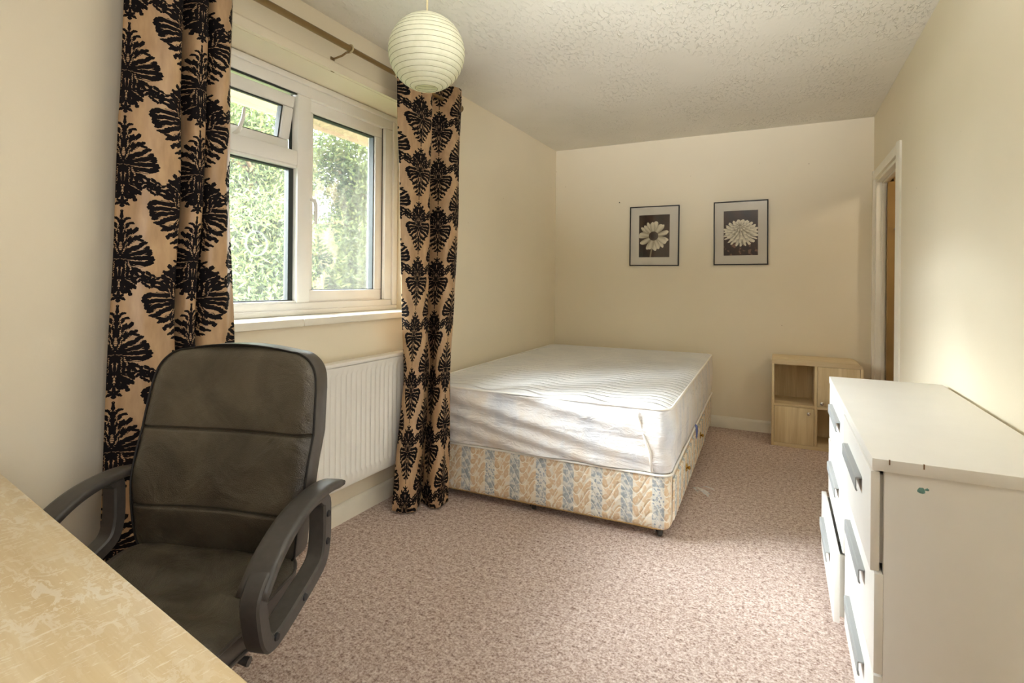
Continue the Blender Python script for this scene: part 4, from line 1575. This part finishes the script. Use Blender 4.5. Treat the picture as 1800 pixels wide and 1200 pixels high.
def seat_xy(u, v):
    y = SY0 + (SY1 - SY0) * (v + 1) / 2
    w = SW * (1 - .05 * max(0, v)) - (.02 * max(0, v - .5) ** 2)
    x = u * w
    q = max(0, abs(u) - .72) / .28
    p = max(0, abs(v) - .72) / .28
    if q > 0 and p > 0:
        l = math.hypot(q, p)
        k = max(q, p) / l
        x = math.copysign((.72 + .28 * q * k) * w, u)
        vv = math.copysign(.72 + .28 * p * k, v)
        y = SY0 + (SY1 - SY0) * (vv + 1) / 2
    return x, y


def seat_z(u, v, x, y):
    e = min(1 - abs(u), 1 - abs(v))
    z = .455 + .028 * min(1, e / .22) ** .55 + .030 * (v) * .6
    z -= .030 * max(0, -v - .45) ** 1.6
    z -= .016 * math.exp(-((x / .15) ** 2 + ((y - .02) / .15) ** 2))
    # creases fanning out
    z += .0095 * math.sin(x * 26 + y * 34 + 2 * noise.noise(Vector((x * 5, y * 5, 0)))) * math.exp(-((x - .06) / .16) ** 2 - ((y - .03) / .15) ** 2)
    z += .009 * noise.noise(Vector((x * 9, y * 16, 2.0)))
    return z


for i in range(NYs + 1):
    v = -1 + 2 * i / NYs
    for j in range(NXs + 1):
        u = -1 + 2 * j / NXs
        x, y = seat_xy(u, v)
        V.append((x, y, seat_z(u, v, x, y)))
n1 = NXs + 1
F = [(i * n1 + j, i * n1 + j + 1, (i + 1) * n1 + j + 1, (i + 1) * n1 + j) for i in range(NYs) for j in range(NXs)]
seat = bpy.data.objects.new('seat', None)
col.objects.link(seat)
seat.parent = oc
from_arrays('seat_pad', V, F, M['leather'], seat, True)
idx = [j for j in range(NXs)] + [i * n1 + NXs for i in range(NYs)] + [NYs * n1 + j for j in range(NXs, 0, -1)] + [i * n1 for i in range(NYs, 0, -1)]
per = [V[k] for k in idx]
V2, F2 = [], []
for dz, sc_ in ((.002, 1.0), (-.012, 1.012), (-.045, 1.010), (-.062, .96), (-.066, .88)):
    V2 += [(x * sc_, (y + .015) * sc_ - .015, z + dz) for x, y, z in per]
m1 = len(per)
for r_ in range(4):
    for k in range(m1):
        F2.append((r_ * m1 + k, r_ * m1 + (k + 1) % m1, (r_ + 1) * m1 + (k + 1) % m1, (r_ + 1) * m1 + k))
F2.append(tuple(4 * m1 + k for k in range(m1)))
from_arrays('seat_side', V2, F2, M['leather_trim'], seat, True)
tube('piping', [(x * 1.006, (y + .015) * 1.006 - .015, z) for x, y, z in per], .004, M['leather_trim'], seat, 6, closed=True)
tube('piping', [(x * 1.012, (y + .015) * 1.012 - .015, z - .042) for x, y, z in per], .004, M['leather_trim'], seat, 6, closed=True)


# loop armrests
def armrest(sgn):
    root = bpy.data.objects.new('armrest', None)
    col.objects.link(root)
    root.parent = oc
    top = catmull([(.275, .656), (.20, .667), (.12, .661), (.05, .641), (-.02, .600), (-.072, .546)], 22)
    xa, xb_ = (.260, .320) if sgn > 0 else (.256, .314)
    xc = (xa + xb_) / 2
    # pad: rounded slab bent along the curve
    V, F = [], []
    sec = [(-1, .35), (-.92, .85), (-.6, 1.0), (0, 1.06), (.6, 1.0), (.92, .85), (1, .35), (.97, -.6), (.8, -1), (-.8, -1), (-.97, -.6)]
    for i, (y, z) in enumerate(top):
        a = top[max(0, i - 1)]
        b = top[min(len(top) - 1, i + 1)]
        ty, tz = b - a
        l = math.hypot(ty, tz)
        ny, nz_ = (tz / l, -ty / l)
        if nz_ < 0:
            ny, nz_ = -ny, -nz_
        f = i / (len(top) - 1)
        th = .0105 if 0 < i < len(top) - 1 else .007
        wd = (xb_ - xa) / 2 * (.86 + .30 * f)
        for (sx, sz) in sec:
            V.append((sgn * (xc + sx * wd), y + ny * (sz * th - .008), z + nz_ * (sz * th - .008)))
    k_ = len(sec)
    for i in range(len(top) - 1):
        for q in range(k_):
            F.append((i * k_ + q, i * k_ + (q + 1) % k_, (i + 1) * k_ + (q + 1) % k_, (i + 1) * k_ + q))
    F.append(tuple(range(k_)))
    F.append(tuple((len(top) - 1) * k_ + q for q in range(k_)))
    pad = from_arrays('arm_pad', V, F, M['black_plastic'], root, True)
    # frame: closed loop of flat bar under the pad
    cl = [(.180, .642), (.188, .60), (.186, .54), (.172, .500), (.135, .478), (.07, .455), (.01, .436), (-.030, .432), (-.050, .455), (-.062, .505), (-.062, .540), (-.025, .580), (.045, .625), (.12, .648)]
    P = []
    n_ = len(cl)
    dense = []
    for i in range(n_):
        a, b, c0, d = (np.array(cl[(i + q) % n_]) for q in (-1, 0, 1, 2))
        for q in range(4):
            f = q / 4
            dense.append(.5 * ((2 * b) + (c0 - a) * f + (2 * a - 5 * b + 4 * c0 - d) * f * f + (3 * b - a - 3 * c0 + d) * f ** 3))
    V, F = [], []
    hx_, ht = .022, .017
    n_ = len(dense)
    for i in range(n_):
        tn_ = dense[(i + 1) % n_] - dense[i - 1]
        tn_ /= np.linalg.norm(tn_)
        nv = np.array([tn_[1], -tn_[0]])
        y, z = dense[i]
        lowr = .006 if z > .57 and y < .16 else ht
        for (sx, st) in ((-1, -.75), (-.8, -1), (.8, -1), (1, -.75), (1, .75), (.8, 1), (-.8, 1), (-1, .75)):
            V.append((sgn * (xc + .004 + sx * hx_), y + nv[0] * st * lowr, z + nv[1] * st * lowr))
    for i in range(n_):
        for q in range(8):
            F.append((i * 8 + q, i * 8 + (q + 1) % 8, ((i + 1) % n_) * 8 + (q + 1) % 8, ((i + 1) % n_) * 8 + q))
    fr_ = from_arrays('arm_frame', V, F, M['black_plastic'], root, True)
    me = fr_.data
    me.set_sharp_from_angle(angle=R(40))
    for (y, z) in ((.187, .605), (.184, .540), (.085, .461), (-.020, .440)):
        lathe('bolt', [(0, .003), (.007, .003), (.0085, .001), (.0085, -.002)], M['dark_metal'], fr_, 14, loc=(sgn * (xc + .026), y, z), rot=(0, R(90 * sgn), 0))
    return root


armrest(1)
armrest(-1)
# back support plate, mechanism, gas lift and five-star base
tube('back_bracket', [(0, .02, .37), (0, .20, .37), (0, .285, .42), (0, .300, .55), (0, .315, .66)], [.030, .030, .028, .026, .022], M['black_plastic'], oc, 10)
box('seat_mechanism', -.09, .09, -.12, .12, .345, .405, M['black_plastic'], oc, .012)
lathe('gas_lift', [(0, .10), (.028, .10), (.028, .24), (.018, .245), (.018, .36), (0, .36)], M['dark_metal'], oc, 18)
lathe('hub', [(0, .065), (.045, .065), (.045, .10), (.034, .115), (0, .115)], M['black_plastic'], oc, 20)
tube('tilt_lever', [(.08, .0, .37), (.19, .0, .372), (.24, .0, .365)], [.006, .006, .010], M['black_plastic'], oc, 8)
for k in range(5):
    a = k * 2 * PI / 5 + .35
    leg = tube('base_leg', [(.03 * math.cos(a), .03 * math.sin(a), .090), (.16 * math.cos(a), .16 * math.sin(a), .083), (.285 * math.cos(a), .285 * math.sin(a), .066)], [.026, .021, .015], M['black_plastic'], oc, 10)
    bm = bmesh.new()
    ctr = Vector((.285 * math.cos(a), .285 * math.sin(a), .026))
    for s_ in (-1, 1):
        mt = Matrix.Translation(ctr + Vector((math.cos(a + PI / 2), math.sin(a + PI / 2), 0)) * .011 * s_) @ Matrix.Rotation(a + PI / 2, 4, 'Z') @ Matrix.Rotation(R(90), 4, 'Y')
        bmesh.ops.create_cone(bm, cap_ends=True, segments=20, radius1=.026, radius2=.026, depth=.015, matrix=mt)
    add_box(bm, ctr.x - .008, ctr.x + .008, ctr.y - .008, ctr.y + .008, .03, .064)
    finish('castor', bm, M['black_plastic'], leg, smooth=True, angle=40)

# ------------------------------------------------------------------ labels of parts that look unlike the rest of their thing
for top_name, part_labels in {
        'divan_base': {'knob': 'small polished brass knob', 'top_piping': 'white piping along the upper edge', 'castor': 'black castor wheel in a chrome fork'},
        'chest_of_drawers': {'handle': 'grey metal bar handle', 'teal_smudge': 'teal paint smudge', 'edge_chip': 'small brown chip in the edge'},
        'cube_cabinet': {'knob': 'round chrome knob'},
        'curtain': {'eyelet': 'pale brass eyelet ring'},
        'office_chair': {'arm_pad': 'black plastic arm pad', 'bolt': 'dark round bolt head'},
        'desk': {'screw_head': 'small metal screw head'},
        'framed_picture': {'frame_rail': 'thin black frame', 'mount': 'cream mount card'},
        'conifer': {'trunk': 'reddish brown trunk'}}.items():
    for o in bpy.data.objects:
        if o.parent is None:
            continue
        root = o
        while root.parent is not None:
            root = root.parent
        if root.name.split('.')[0] == top_name and o.name.split('.')[0] in part_labels:
            o['label'] = part_labels[o.name.split('.')[0]]
